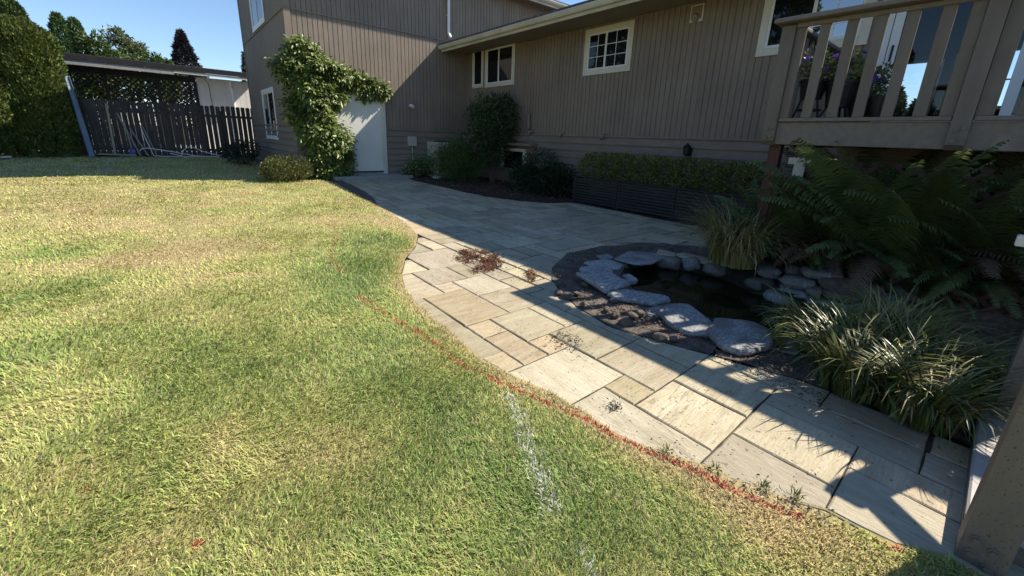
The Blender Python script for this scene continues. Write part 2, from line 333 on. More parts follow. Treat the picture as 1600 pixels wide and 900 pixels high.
RED1 = [(1.92, 8.42), (2.02, 7.74), (2.04, 7.11), (1.88, 6.49), (1.62, 5.85), (1.47, 5.45), (1.4, 5.01), (1.39, 4.72)]
RED2 = [(1.3, 3.89), (1.31, 3.72), (1.33, 3.44), (1.36, 3.15), (1.4, 2.87), (1.42, 2.62), (1.43, 2.39), (1.44, 2.19), (1.49, 1.98), (1.53, 1.81), (1.58, 1.62), (1.62, 1.48), (1.66, 1.36),
        (1.7, 1.21), (1.72, 1.07), (1.75, .92), (1.79, .79), (1.83, .67), (1.86, .55), (1.89, .44), (1.92, .34), (1.97, .25)]
WHITE1 = [(1.47, 1.7), (1.43, 1.59), (1.37, 1.49), (1.3, 1.35), (1.23, 1.22), (1.18, 1.11), (1.14, 1.02), (1.11, .96)]
WHITE2 = [(1.06, .74), (1.01, .66), (.98, .55)]
WHITE3 = [(-1.49, 21.2), (-1.5, 18.62), (-1.42, 16.1)]
LAWN = [(-30, -8), (2.1, -8), (2.25, -.6)]+EDGE[1:-1]+[(3.72, 13.1), (3.3, 13.75), (2.9, 14.0), (2.6, 21.7), (-30, 21.9)]

# ------------------------------------------------------------------ ground sheet with the pond hollow
def build_ground():
    xs = np.unique(np.concatenate([np.linspace(-900, -40, 12), np.linspace(-40, -6, 14), np.linspace(-6, 2.5, 18), np.arange(2.6, 9.6, .12), np.linspace(10, 40, 12), np.linspace(50, 900, 10)]))
    ys = np.unique(np.concatenate([np.linspace(-900, -30, 10), np.linspace(-28, -1.5, 14), np.arange(-1.2, 4.6, .12), np.linspace(5, 30, 34), np.linspace(34, 120, 12), np.linspace(150, 1500, 10)]))
    X, Y = np.meshgrid(xs, ys); Z = zg(X, Y)-.05
    cx = np.array(WATER).mean(0); W = [(cx[0]+(x-cx[0])*1.06, cx[1]+(y-cx[1])*1.06) for x, y in WATER]
    Z = np.where(inside(X, Y, W), -.6, Z)
    n, k = X.shape; V = np.stack([X.ravel(), Y.ravel(), Z.ravel()], 1)
    i = np.arange((n-1)*k).reshape(n-1, k)[:, :-1].ravel()
    F = np.stack([i, i+1, i+k+1, i+k], 1)
    mk('ground', V, F, m_soil, base=(0, 0, 0), kind='structure')
build_ground()
def sheet(name, poly, step, zf, mat_, colf=None, **t):
    P = np.array(poly); x0, y0 = P.min(0); x1, y1 = P.max(0)
    V = []; F = []; idx = {}
    def vid(p):
        k = (round(p[0], 4), round(p[1], 4))
        if k not in idx: idx[k] = len(V); V.append(k)
        return idx[k]
    xs = np.arange(x0, x1+step, step); ys = np.arange(y0, y1+step, step)
    for a in range(len(xs)-1):
        strip = clip_rect(poly, xs[a], xs[a+1], y0-1, y1+1)
        if not strip: continue
        sy = [p[1] for p in strip]
        for b in range(len(ys)-1):
            if ys[b+1] < min(sy) or ys[b] > max(sy): continue
            q = clip_rect(strip, xs[a], xs[a+1], ys[b], ys[b+1])
            if q:
                f = []
                for v in (vid(p) for p in q):
                    if v not in f: f.append(v)
                if len(f) > 2: F.append(tuple(f) if area(q) > 0 else tuple(f[::-1]))
    A = np.array(V); Z = zf(A[:, 0], A[:, 1]); VV = np.column_stack([A, Z])
    return mk(name, VV, F, mat_, base=(0, 0, 0), col=None if colf is None else colf(A[:, 0], A[:, 1]), **t)

# lawn colour field: 0 = dry straw, 1 = green
SPOTS = [(2.36, 6.06, .45, .45, .75), (1.7, 4.9, .6, .75, .55), (1.27, 4.13, .35, .5, .35), (1.03, 2.42, .45, .5, .25), (1.1, 1.84, .3, .3, .35), (1.2, 1.18, .25, .3, .35), (-1.2, 7.3, .45, .3, .55), (-1.16, 5.78, .5, .35, .5),
         (-.11, 3.46, .35, .25, .35), (-.27, 2.54, .25, .2, .3), (1.82, 13.3, 1.6, .3, .3), (0, 2.98, .4, .2, .3), (.39, 1.46, .3, .2, .25), (.9, 1.0, .5, .25, .3), (.7, 9.6, .5, .2, .3), (2.4, 9.2, .4, .4, .4), (-1.0, 4.2, .8, .35, .35),
         (.16, 8.3, 1.0, .8, -.30), (-.26, 6.65, 1.0, .6, -.6), (.2, 5.2, .7, .3, -.35), (-.9, 8.9, .8, .5, -.3), (3.0, 6.42, .35, .7, -.6), (2.3, 7.8, .7, .5, -.5), (3.0, 7.4, .3, .4, -.4), (1.75, .85, .18, .4, -.5), (1.95, .3, .3, .3, -.6), (-.6, 2.49, .4, .15, -.25), (2.2, 4.7, .2, .4, -.6),
         (1.72, 3.2, .12, .8, -.4), (.57, 1.9, .35, .2, -.3), (.46, 4.2, .5, .3, -.2), (-.25, 1.81, .3, .15, -.25), (.14, 1.45, .3, .2, -.25), (-1.2, 10.3, 2, 1.2, -.2), (1.64, 1.75, .1, .4, -.4)]
def lush(x, y):
    g = .60-.035*np.clip(y-3.5, 0, 9)+(fbm(x*1.3, y*1.3, 3)-.5)*.5+(vnoise(x*5, y*4, 9)-.5)*.35+(vnoise(x*14, y*11, 4)-.5)*.25
    g = g-.55*np.exp(-(seg_dist(x, y, EDGE)/(.07+.09*vnoise(x*3, y*3, 31)))**2)*(y > .2)*(y < 9)
    for (a, b, sx, sy, wt) in SPOTS: g = g+wt*np.exp(-((x-a)/sx)**2-((y-b)/sy)**2)
    return g
C_DRY = np.array([.64, .52, .26]); C_MID = np.array([.51, .525, .175]); C_GRN = np.array([.34, .43, .12]); C_LUSH = np.array([.20, .30, .085])
def lawn_rgb(g):
    g = np.clip(g, 0, 1.3)[:, None]
    return np.where(g < .45, C_DRY+(C_MID-C_DRY)*(g/.45), np.where(g < .8, C_MID+(C_GRN-C_MID)*((g-.45)/.35), C_GRN+(C_LUSH-C_GRN)*np.clip((g-.8)/.4, 0, 1)))
lawn_z = lambda x, y: zg(x, y)+.006+(fbm(x*1.5, y*1.5, 5)-.5)*.02
CLIPL = [(-14, -3), (2.1, -3), (2.25, -.6)]+LAWN[3:-1]+[(-14, 21.9)]
sheet('lawn', CLIPL, .25, lawn_z, m_thatch, lambda x, y: lawn_rgb(lush(x, y)*.75)*.62, kind='structure')
FAR = [(-60, 21.9), (-14, 21.9), (-14, -3), (2.1, -3), (2.1, -30), (-60, -30)]

def blades(name, x, y, L, wd, col, lean, mat_, zf=lawn_z, azi=None, **t):
    n = len(x); z = zf(x, y); az = RS.uniform(0, 2*np.pi, n) if azi is None else azi
    dx, dy = np.cos(az), np.sin(az); tw = az+np.pi/2+RS.normal(0, .5, n); wx, wy = np.cos(tw)*wd/2, np.sin(tw)*wd/2
    l1 = lean*.7; l2 = np.minimum(lean*1.35, 1.62)
    mx, my, mz = x+dx*np.sin(l1)*L*.5, y+dy*np.sin(l1)*L*.5, z+np.cos(l1)*L*.5
    tx, ty, tz = mx+dx*np.sin(l2)*L*.5, my+dy*np.sin(l2)*L*.5, mz+np.cos(l2)*L*.5
    V = np.empty((n, 5, 3)); z = z-.008
    V[:, 0] = np.stack([x-wx, y-wy, z], 1); V[:, 1] = np.stack([x+wx, y+wy, z], 1)
    V[:, 2] = np.stack([mx+wx*.8, my+wy*.8, mz], 1); V[:, 3] = np.stack([mx-wx*.8, my-wy*.8, mz], 1); V[:, 4] = np.stack([tx, ty, tz], 1)
    b = np.arange(n)[:, None]*5
    F = np.concatenate([b+np.array([[0, 1, 2]]), b+np.array([[0, 2, 3]]), b+np.array([[3, 2, 4]])], 0)
    return mk(name, V.reshape(-1, 3), F, mat_, base=(0, 0, 0), col=np.repeat(col, 5, 0), **t)
def sample_lawn(n, rmin, rmax, p, lo=-60, hi=66):
    u = RS.uniform(0, 1, n); e = 2-p; r = (rmin**e+u*(rmax**e-rmin**e))**(1/e)
    a = YAW+np.radians(RS.uniform(lo, hi, n)); return r*np.sin(a), r*np.cos(a), r
def build_grass():
    x, y, r = sample_lawn(600000, .7, 25, 1.75)
    edge = (fbm(x*6, y*6, 8)-.5)*.09
    k = inside(x+edge+.01, y, CLIPL) & (x > -6); x, y, r = x[k], y[k], r[k]
    dirt = (seg_dist(x, y, [(1.8, .91), (1.87, .76), (1.93, .63), (2.01, .37), (2.13, .17)]) < .07) & (RS.uniform(0, 1, len(x)) < .8)
    red = (np.minimum(seg_dist(x, y, RED1), 9) < .026) | (seg_dist(x, y, RED2) < .024*(.5+.8*vnoise(x*9, y*9, 2)))
    for (a, b, s) in ((2.16, -.06, .05), (-.51, 2.33, .02), (-.14, 1.7, .022), (1.97, .72, .03)): red |= np.hypot(x-a, y-b) < s
    thick = (RS.uniform(0, 1, len(x)) < np.where(y > 4.3, .7, np.where(y > 2.9, .6, .85))); red &= thick
    dw = np.minimum(seg_dist(x, y, WHITE1), seg_dist(x, y, WHITE2)*1.7)
    white = ((dw < .06) & (RS.uniform(0, 1, len(x)) < .5*(1-dw/.075))) | ((seg_dist(x, y, WHITE3) < .10) & (RS.uniform(0, 1, len(x)) < .35))
    keep = ~dirt | red
    g = lush(x, y)+RS.normal(0, .17, len(x)); col = lawn_rgb(g)*RS.uniform(.62, 1.25, len(x))[:, None]
    straw = RS.uniform(0, 1, len(x)) < .14; col[straw] = np.array([.47, .39, .21])*RS.uniform(.8, 1.1, straw.sum())[:, None]
    L = (.025+.022*np.clip(g, 0, 1))*RS.uniform(.6, 1.5, len(x))*(1+.02*r); wd = (.0030+.0011*r)*RS.uniform(.7, 1.3, len(x))
    lean = np.clip(RS.normal(1.05, .38, len(x)), .15, 1.55)
    flow = 2*np.pi*fbm(x*.9, y*.9, 21)*2+RS.normal(0, 1.1, len(x))
    for nm, m_, mt, tg in (('grass', keep & ~red & ~white, m_grass, dict(kind='stuff')),):
        blades(nm, x[m_], y[m_], L[m_], wd[m_], col[m_], lean[m_], mt, azi=flow[m_], **tg)
    q = red; near = q & (y < 4.3)
    blades('red_paint_line', x[near], y[near], L[near]*.8, wd[near]*1.15, np.array([.58, .075, .05])*RS.uniform(.5, 1.15, near.sum())[:, None], lean[near], m_redpaint, azi=flow[near],
           label='red sprayed marking line curving through the grass beside the paving', cat='paint line')
    far = q & (y >= 4.3)
    blades('red_paint_line', x[far], y[far], L[far]*.8, wd[far], np.array([.42, .15, .06])*RS.uniform(.6, 1.0, far.sum())[:, None], lean[far], m_redpaint, azi=flow[far],
           label='faint broken red marking line farther up the lawn, bending like a hook', cat='paint line')
    wn = white & (y < .86)
    blades('white_paint_line', x[wn], y[wn], L[wn]*.8, wd[wn]*1.1, np.ones((wn.sum(), 3))*RS.uniform(.5, .9, wn.sum())[:, None], lean[wn], m_whitepaint, azi=flow[wn],
           label='last faint white sprayed patch at the bottom edge of the lawn', cat='paint line')
    wn = white & (y < 4) & (y >= .86)
    blades('white_paint_line', x[wn], y[wn], L[wn]*.8, wd[wn]*1.1, np.ones((wn.sum(), 3))*RS.uniform(.6, 1, wn.sum())[:, None], lean[wn], m_whitepaint, azi=flow[wn],
           label='wide faded white sprayed line running down the near lawn from the red line', cat='paint line')
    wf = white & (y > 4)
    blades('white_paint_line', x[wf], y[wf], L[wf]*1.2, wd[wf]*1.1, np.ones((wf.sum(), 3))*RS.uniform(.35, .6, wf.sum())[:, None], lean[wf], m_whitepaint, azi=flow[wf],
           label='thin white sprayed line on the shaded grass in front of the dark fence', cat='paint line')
build_grass()

# ------------------------------------------------------------------ paved patio: every slab its own piece
patio = empty('patio', (3, 5, 0), kind='structure')
GX = [1.03, 1.29, 1.55, 1.81, 2.07, 2.315, 2.54, 2.795, 3.05]
while GX[-1] < 9: GX.append(GX[-1]+.255)
GY = [-.84, -.59, -.335, -.08, .17, .42, .67, .92, 1.17, 1.42, 1.68, 1.945, 2.2, 2.46, 2.73, 3.0, 3.265, 3.53, 3.79, 4.05, 4.31]
while GY[-1] < 13.5: GY.append(GY[-1]+.26)
OX, OY = 3, 4                 # index of x = 1.81 and y = 0.17
def build_patio():
    used = set(); slabs = []
    def put(i0, i1, j0, j1, kind=None):
        for i in range(i0, i1):
            for j in range(j0, j1): used.add((i, j))
        slabs.append((i0, i1, j0, j1, kind))
    for (a, b, c, d, k) in [(-2, 2, 5, 7, 'w'), (1, 2, 4, 5, 'y'), (-2, 1, 2, 5, 'w'), (1, 3, 2, 4, 's'), (3, 5, 2, 4, 's'), (2, 4, 4, 6, 's'), (4, 6, 4, 6, 's'), (1, 2, 7, 8, 'y'), (2, 4, 6, 8, 's'), (1, 3, 8, 10, 's'), (3, 4, 8, 10, 's'),
                            (0, 1, 7, 9, 'y'), (0, 1, 9, 10, 'y'), (-2, 0, 7, 8, 'y'), (-2, 0, 8, 13, 's'), (0, 2, 10, 13, 'y'), (2, 4, 10, 12, 's'), (2, 4, 12, 14, 'w'), (1, 2, 13, 14, 's'), (-2, 1, 13, 16, 's'), (1, 3, 14, 16, 'w'), (3, 4, 14, 16, 's'),
                            (4, 5, -1, 2, 'g'), (4, 5, -3, -1, 'g'), (2, 4, 0, 2, 's'), (-2, 2, 0, 2, 'w'), (3, 4, -2, 0, 's'), (-2, 3, -3, 0, 'w'), (5, 7, 1, 4, 'g'), (5, 7, -1, 1, 'g'), (4, 5, 6, 9, 's'), (4, 5, 9, 11, 'w')]:
        put(a+OX, b+OX, c+OY, d+OY, k)
    q = random.Random(5)
    sizes = [(2, 2), (3, 2), (2, 3), (1, 2), (2, 1), (1, 1), (2, 2), (3, 2), (1, 3), (2, 4), (3, 3)]
    for j in range(len(GY)-1):
        for i in range(len(GX)-1):
            if (i, j) in used: continue
            for (sx, sy) in q.sample(sizes, len(sizes))+[(1, 1)]:
                if i+sx < len(GX) and j+sy < len(GY) and all((i+a, j+b) not in used for a in range(sx) for b in range(sy)):
                    put(i, i+sx, j, j+sy); break
    big = PATIO
    for (i0, i1, j0, j1, kind) in slabs:
        jit = lambda s: q.uniform(-.006, .006) if kind is None else 0
        g = q.uniform(.0028, .0045) if kind else q.uniform(.009, .017)
        P = clip_rect(big, GX[i0]+g+jit(0), GX[i1]-g+jit(0), GY[j0]+g+jit(0), GY[j1]-g+jit(0))
        if not P: continue
        if area(P) < 0: P = P[::-1]
        if area(P) < .008: continue
        PP_ = []
        for a_, b_ in zip(P, P[1:]+P[:1]):
            L_ = math.hypot(b_[0]-a_[0], b_[1]-a_[1]); m_ = max(1, int(L_/.07)) if L_ > .05 else 1; nx_, ny_ = (b_[1]-a_[1])/max(L_, 1e-6), -(b_[0]-a_[0])/max(L_, 1e-6)
            for t_ in range(m_):
                f_ = t_/m_; e_ = -abs(q.gauss(0, .0026)) if 0 < t_ else -abs(q.gauss(0, .0015)); PP_.append((a_[0]+(b_[0]-a_[0])*f_+nx_*e_, a_[1]+(b_[1]-a_[1])*f_+ny_*e_))
        A = np.array(PP_); c = A.mean(0); n = len(A)
        dz = q.uniform(-.003, .003); tx, ty = q.uniform(-.004, .004), q.uniform(-.004, .004)
        d = A-c; L = np.linalg.norm(d, axis=1)[:, None]; inn = c+d*(1-np.minimum(.009/np.maximum(L, .02), .3))
        zt = lambda B: zg(B[:, 0], B[:, 1])+dz+tx*(B[:, 0]-c[0])+ty*(B[:, 1]-c[1])
        V = np.concatenate([np.column_stack([inn, zt(inn)]), np.column_stack([A, zt(A)-.006]), np.column_stack([A, zt(A)-.05])])
        F = [tuple(range(n))]+[(n+k, n+(k+1) % n, (k+1) % n, k) for k in range(n)]+[(2*n+k, 2*n+(k+1) % n, n+(k+1) % n, n+k) for k in range(n)]
        kk = kind or q.choice('ssgggwys' if c[1] > 6 else 'sgwsgs')
        if c[0] > 5.2 and kind is None: kk = q.choice('ggggs')
        mat_ = {'s': m_slab, 'g': m_slabg, 'y': m_slaby, 'w': m_slabw}[kk]
        b = np.array([c[0], c[1], float(zg(c[0], c[1]))])
        o = bpy.data.objects.new('paving_stone', rawmesh('paving_stone', (V-b)*S, F, mat_)); COL.objects.link(o)
        o.parent = patio; o.location = ((b-BASE[patio.name])*S).tolist()
build_patio()
# sandy joint bed just under the slabs
m_joint = mat('joint_sand', (.03, .024, .018), (.085, .068, .05), 20, .95, .6, 60)
sheet('joint_bed', PATIO, .5, lambda x, y: zg(x, y)-np.where(y > 3, .022, .010), m_joint, kind='structure')
# black plastic edging along the near curve
ed = MB(); E2 = [(1.74, 1.0), (1.8, .9), (1.865, .76), (1.925, .63), (1.955, .5), (2.005, .37), (2.065, .26), (2.125, .17), (2.135, .05)]
for (a, b) in zip(E2[:-1], E2[1:]): ed.beam((a[0]-.012, a[1], -.012), (b[0]-.012, b[1]-.003, -.012), .010, .034, .002)
ed.build('lawn_edging', m_black, label='black plastic edging strip between near paving and lawn', cat='edging')

# ------------------------------------------------------------------ beds
bump = lambda x, y, a: (fbm(x*5, y*5, 6)-.5)*a
def raised(x, y):
    t = np.clip((x-5.75)/.35, 0, 1)*np.clip((1.9-y)/.5, 0, 1); return .22*t
wc = np.array(WATER).mean(0)
OUT = [(9.3, 2.7), (8.34, 2.72)]+POND_OUT+[(3.31, -3.2), (9.3, -3.2)]
def keyhole(outer, hole):
    o = outer if area(outer) > 0 else outer[::-1]; h = hole if area(hole) < 0 else hole[::-1]
    bi, bj = min(((i, j) for i in range(len(o)) for j in range(len(h))), key=lambda t: (o[t[0]][0]-h[t[1]][0])**2+(o[t[0]][1]-h[t[1]][1])**2)
    return o[:bi+1]+h[bj:]+h[:bj+1]+o[bi:]
sheet('pond_bed_soil', keyhole(OUT, WATER), .12, lambda x, y: .006+bump(x, y, .06)*np.clip(((x-2.9)/.25), .2, 1)+raised(x, y), m_soil, kind='structure')
MB_OUT = MULCH[::-1]+[(6.3, 14.04), (9.34, 14.04), (9.34, 2.75)]
sheet('mulch_bed', MB_OUT, .3, lambda x, y: zg(x, y)+.012+bump(x, y, .05), m_bark, kind='structure')
sheet('corner_soil', [(3.83, 13.1), (3.75, 12.5), (3.62, 10.95), (3.5, 8.9), (3.72, 9.6), (3.95, 10.8), (4.05, 12.2), (4.05, 13.1)], .2, lambda x, y: zg(x, y)+.012+bump(x, y, .03), m_soil, kind='structure')
sheet('corner_bed', [(2.6, 14.04), (2.9, 13.9), (3.3, 13.7), (3.72, 13.1), (4.1, 13.1), (4.1, 14.04)], .2, lambda x, y: zg(x, y)+.02+bump(x, y, .03), m_soil, kind='structure')
def build_pond():
    n = len(WATER); W = np.array(WATER); V = [(x, y, .02) for x, y in W]+[(wc[0]+(x-wc[0])*.94, wc[1]+(y-wc[1])*.94, -.4) for x, y in W]
    F = [(k, (k+1) % n, n+(k+1) % n, n+k) for k in range(n)]+[tuple(range(n, 2*n))]
    mk('pond_basin', V, F, m_pond, base=(wc[0], wc[1], 0), kind='structure')
    W2 = [(wc[0]+(x-wc[0])*1.0, wc[1]+(y-wc[1])*1.0, -.13) for x, y in W]
    mk('pond_water', W2, [tuple(range(n)) if area(WATER) > 0 else tuple(range(n-1, -1, -1))], m_water, base=(wc[0], wc[1], -.13), kind='structure')
build_pond()

# ------------------------------------------------------------------ stones round the pond
def smooth_poly(P, n=30, it=1):
    P = np.array(P, float)
    for _ in range(it): P = np.stack([P*.9+np.roll(P, -1, 0)*.1, P*.1+np.roll(P, -1, 0)*.9], 1).reshape(-1, 2)
    L = np.linalg.norm(np.roll(P, -1, 0)-P, axis=1); s = np.concatenate([[0], np.cumsum(L)]); Q = np.vstack([P, P[:1]])
    t = np.linspace(0, s[-1], n, endpoint=False); return np.stack([np.interp(t, s, Q[:, 0]), np.interp(t, s, Q[:, 1])], 1)
def flat_stone(poly, zt, th, mat_, seed, label, tilt=(0, 0), it=1, group='flat stones laid round the pond rim'):
    th *= .52; zt -= .026; A = smooth_poly(poly, 32, it); c = A.mean(0); n = len(A); q = np.random.RandomState(seed)
    A = c+(A-c)*(1+q.normal(0, .016, n)[:, None]); V = []; F = []
    rings = [(.35, 0), (.7, 0), (.92, 0), (.972, -.003), (1.0, -.016), (1.012, -.5*th), (.985, -.8*th), (.93, -th)]
    for (s, dz) in rings:
        P = c+(A-c)*s; nz = (fbm(P[:, 0]*4+seed, P[:, 1]*4, seed)-.5)*.010
        for k in range(n): V.append((P[k, 0], P[k, 1], zt+dz+nz[k]*(1 if s < 1 else 1.6)+tilt[0]*(P[k, 0]-c[0])+tilt[1]*(P[k, 1]-c[1])))
    V.append((c[0], c[1], zt+(fbm(c[0]*9+seed, c[1]*9, seed)-.5)*.02)); m = len(V)-1
    for k in range(n): F.append((m, k, (k+1) % n))
    for r in range(len(rings)-1):
        for k in range(n): F.append((r*n+k, (r+1)*n+k, (r+1)*n+(k+1) % n, r*n+(k+1) % n))
    o = mk('flat_stone', V, F, mat_, base=(c[0], c[1], zt-th), label=label, cat='stone', group=group)
    o.data.polygons.foreach_set('use_smooth', np.array([k < n*4 for k in range(len(F))])); return o
flat_stone([(3.54, 2.97), (3.95, 2.92), (3.80, 2.40), (3.40, 2.43)], .135, .10, m_gneiss, 1, 'pale striped square-cut slab on the left pond rim with a sunlit patch', (.05, .05), 0)
flat_stone([(3.85, 3.20), (4.25, 3.10), (4.08, 2.82), (3.68, 2.98)], .09, .08, m_gneiss, 2, 'thin grey slab tucked just behind the striped square slab', (.02, 0), 1)
flat_stone([(4.14, 3.38), (4.55, 3.29), (4.52, 2.98), (4.30, 2.92), (4.1, 3.1)], .07, .09, m_stone, 3, 'bluish oval slab at the far left bend of the pond rim')
flat_stone([(4.12, 2.86), (4.42, 2.82), (4.30, 2.60), (4.03, 2.66)], .01, .12, m_stone, 4, 'low dark grey stone jutting into the water below the stacked slabs', it=2)
flat_stone([(3.36, 2.30), (3.42, 2.42), (3.68, 2.38), (3.90, 2.02), (3.86, 1.92), (3.60, 1.96)], .09, .09, m_gneiss, 5, 'long wavy grey slab with two sunlit spots in the middle of the rim', (0, .03))
flat_stone([(3.42, 1.98), (3.62, 1.98), (3.84, 1.92), (3.80, 1.80), (3.45, 1.76), (3.33, 1.86)], .045, .07, m_stone, 6, 'small half-buried pale stone wedged between the two larger rim slabs')
flat_stone([(3.42, 1.82), (3.66, 1.86), (3.84, 1.74), (3.62, 1.36), (3.42, 1.27), (3.25, 1.44), (3.27, 1.62)], .095, .11, m_stone, 7, 'broad speckled granite slab with a big bright sunlit patch', (.03, .03))
flat_stone([(3.38, 1.33), (3.70, 1.42), (3.93, 1.18), (3.88, .99), (3.60, .88), (3.24, .97), (3.22, 1.15)], .11, .13, m_stone, 8, 'largest rounded granite slab, nearest the camera, beside the grassy clump')
flat_stone([(3.58, .92), (3.85, .96), (3.95, .80), (3.70, .72)], .05, .08, m_stone, 9, 'small stone half hidden under the tuft at the end of the slabs')
flat_stone([(4.60, 3.22), (5.14, 3.34), (5.45, 3.05), (5.3, 2.86), (4.95, 2.80), (4.66, 2.90)], .075, .06, m_stone, 10, 'dark slab overhanging the water at the back of the pond', (0, .03))
flat_stone([(4.55, 3.50), (4.82, 3.48), (4.72, 3.29), (4.48, 3.32)], .06, .05, m_gneiss, 11, 'small tile-like slab lying alone on the bare soil behind the rim', it=1)
flat_stone([(5.35, 3.02), (5.67, 3.16), (5.69, 2.88), (5.52, 2.80)], .075, .04, m_slabw, 12, 'whitish flat offcut standing out at the back rim of the pond', it=0)
flat_stone([(5.62, 2.90), (5.88, 2.88), (5.96, 2.20), (5.66, 2.12), (5.58, 2.42)], .06, .05, m_slabg, 13, 'long tan slab running along the far rim toward the grass clump', it=1)
def ico(sub=2):
    import bmesh
    bm = bmesh.new(); bmesh.ops.create_icosphere(bm, subdivisions=sub, radius=1); V = np.array([v.co[:] for v in bm.verts]); F = [tuple(v.index for v in f.verts) for f in bm.faces]; bm.free(); return V, F
IV, IF = ico(3)
def rock_verts(c, size, rz, seed, flat=.0):
    q = np.random.RandomState(seed); V = IV.copy(); k = np.abs(V).max(1)[:, None]; V = V*(1-flat)+V/k*flat*.8
    d = sum(q.uniform(.03, .10)*np.sin(V@q.normal(0, 2.4, 3)+q.uniform(0, 6))[:, None] for _ in range(5)); V = V*(1+d)
    V = V*np.array(size)/2; cs, sn = math.cos(rz), math.sin(rz); V = np.column_stack([V[:, 0]*cs-V[:, 1]*sn, V[:, 0]*sn+V[:, 1]*cs, V[:, 2]]); return V+np.array(c)
for k, (c, sz, rz, m_, lb) in enumerate([((5.42, 2.86, -.05), (.30, .36, .20), .3, m_rock, 'dark rounded boulder at the back waterline under the flat offcut'), ((5.60, 2.58, -.03), (.26, .32, .20), .2, m_stone, 'pale angular boulder in the middle of the back waterline'),
                                         ((5.64, 2.26, -.04), (.28, .36, .20), 0, m_rock, 'smooth grey boulder at the waterline nearest the left grass clump')]):
    mk('boulder', rock_verts(c, sz, rz, 40+k, .3), IF, m_, base=(c[0], c[1], c[2]-.1), smooth=True, label=lb, cat='boulder', group='boulders along the back waterline')
swall = empty('stone_wall', (5.5, 1.0, -.15), 'low dry-stacked wall of rounded stones below the ferns', 'stone wall')
for k, (x, y, z, L, h) in enumerate([(5.60, 1.08, .24, .36, .12), (5.54, .91, .17, .33, .15), (5.37, 1.07, .08, .15, .10), (5.55, .87, .06, .42, .11), (5.50, .82, -.05, .62, .11), (5.42, 1.25, -.01, .42, .11), (5.46, 1.26, .11, .38, .13), (5.30, 1.38, -.08, .30, .12),
                                     (5.78, .69, .12, .32, .2), (5.68, 1.36, .2, .25, .12), (5.68, .47, .1, .25, .12), (5.98, .36, .15, .40, .16), (5.66, .62, .0, .3, .11), (5.64, .50, -.08, .3, .13), (5.46, 1.62, -.02, .35, .14), (5.60, 1.60, .12, .3, .13)]):
    ang = -math.pi/2+.35+rnd.uniform(-.15, .15); V = rock_verts((x+.03, y, z), (L*1.05, .30, h*1.15), ang, 60+k, .45 if h < .13 else .25)
    mk('stone', V, IF, rnd.choice([m_rock, m_stone, m_rock, m_gneiss]), swall, smooth=True)

# ------------------------------------------------------------------ house
house = empty('house', (6.2, 14.05, .15), 'taupe two-storey house with grooved siding and a long low wing', 'house')
GP = .137
def siding(axis, plane, a0, a1, z0, z1, face, name='siding_panel', mat_=m_siding, gp=GP, d=.018, gw=.020):
    """grooved plywood sheet; axis 'x': lies in plane y=plane running along x; axis 'y': in plane x=plane; face = outward sign"""
    n = max(1, round((a1-a0)/gp)); st = (a1-a0)/n; prof = [(a0, .0)]
    for k in range(1, n):
        c = a0+k*st; prof += [(c-gw/2, 0), (c-gw/2+.003, -d), (c+gw/2-.003, -d), (c+gw/2, 0)]
    prof += [(a1, 0)]; V = []; F = []
    for (a, dd) in prof:
        for z in (z0, z1): V.append((a, plane+face*dd, z) if axis == 'x' else (plane+face*dd, a, z))
    for k in range(len(prof)-1):
        f = (2*k, 2*k+2, 2*k+3, 2*k+1); F.append(f if (axis == 'x') == (face < 0) else f[::-1])
    m = len(V); e = -.03*face
    for (a, b) in ((0, 1), (2*len(prof)-2, 2*len(prof)-1)):
        pass
    return mk(name, V, F, mat_, house)
B = 14.05
def panels(axis, plane, a0, a1, z0, z1, face, w_=1.5, off=0, **k):
    a = a0; e = a0+off if off else a0+w_
    while a < a1-.01:
        b = min(e, a1); siding(axis, plane, a+.003, b-.003, z0, z1, face, **k); a = b; e = b+w_
# sheathing core behind all siding (solid walls)
core = MB(); core.box(3.15, 16.5, B+.02, 21.5, .1, 7.1, .001); core.box(9.37, 16, 2.75, B+.015, .1, 4.75, .001); core.box(9.37, 16, -7.5, 2.74, .1, 1.95, .001); core.box(9.37, 14, -7.5, -2.0, 1.96, 4.7, .001); core.box(9.37, 9.5, 1.75, 2.74, 1.96, 4.7, .001); core.box(9.37, 9.5, -1.99, -1.4, 1.96, 4.7, .001); core.box(9.37, 9.5, -1.39, 1.74, 4.12, 4.7, .001); core.box(9.51, 14, -1.99, 2.74, 4.55, 4.7, .001); core.box(13.5, 13.62, -1.99, .3, 1.96, 4.54, .001); core.box(13.5, 13.62, 1.25, 1.42, 1.96, 4.54, .001); core.box(13.5, 13.62, 2.5, 2.74, 1.96, 4.54, .001); core.box(13.5, 13.62, .3, 1.25, 1.96, 2.6, .001); core.box(13.5, 13.62, .3, 1.25, 3.75, 4.54, .001); core.box(13.5, 13.62, 1.42, 2.5, 1.96, 2.4, .001); core.box(13.5, 13.62, 1.42, 2.5, 3.66, 4.54, .001); core.build('wall_core', mat('sheathing', (.03, .025, .02), (.04, .035, .03), 4, .9, .1), house)
panels('x', B, 3.16, 9.36, 1.79, 4.93, -1, off=1.70)
panels('x', B-.012, 3.16, 16.4, 4.955, 7.05, -1, off=1.70)
panels('y', 3.128, B, 21.5, 1.79, 4.93, -1, gp=.205, d=.005)
panels('y', 3.116, B, 21.5, 4.955, 7.05, -1, gp=.205, d=.005)
panels('y', 9.347, 1.88, B, 1.78, 4.62, -1, off=1.42)
panels('y', 9.347, -7.5, -1.48, 1.78, 4.62, -1)
panels('y', 9.347, -1.48, 1.88, 1.78, 2.0, -1)
panels('y', 9.347, -1.48, 1.88, 4.2, 4.62, -1)
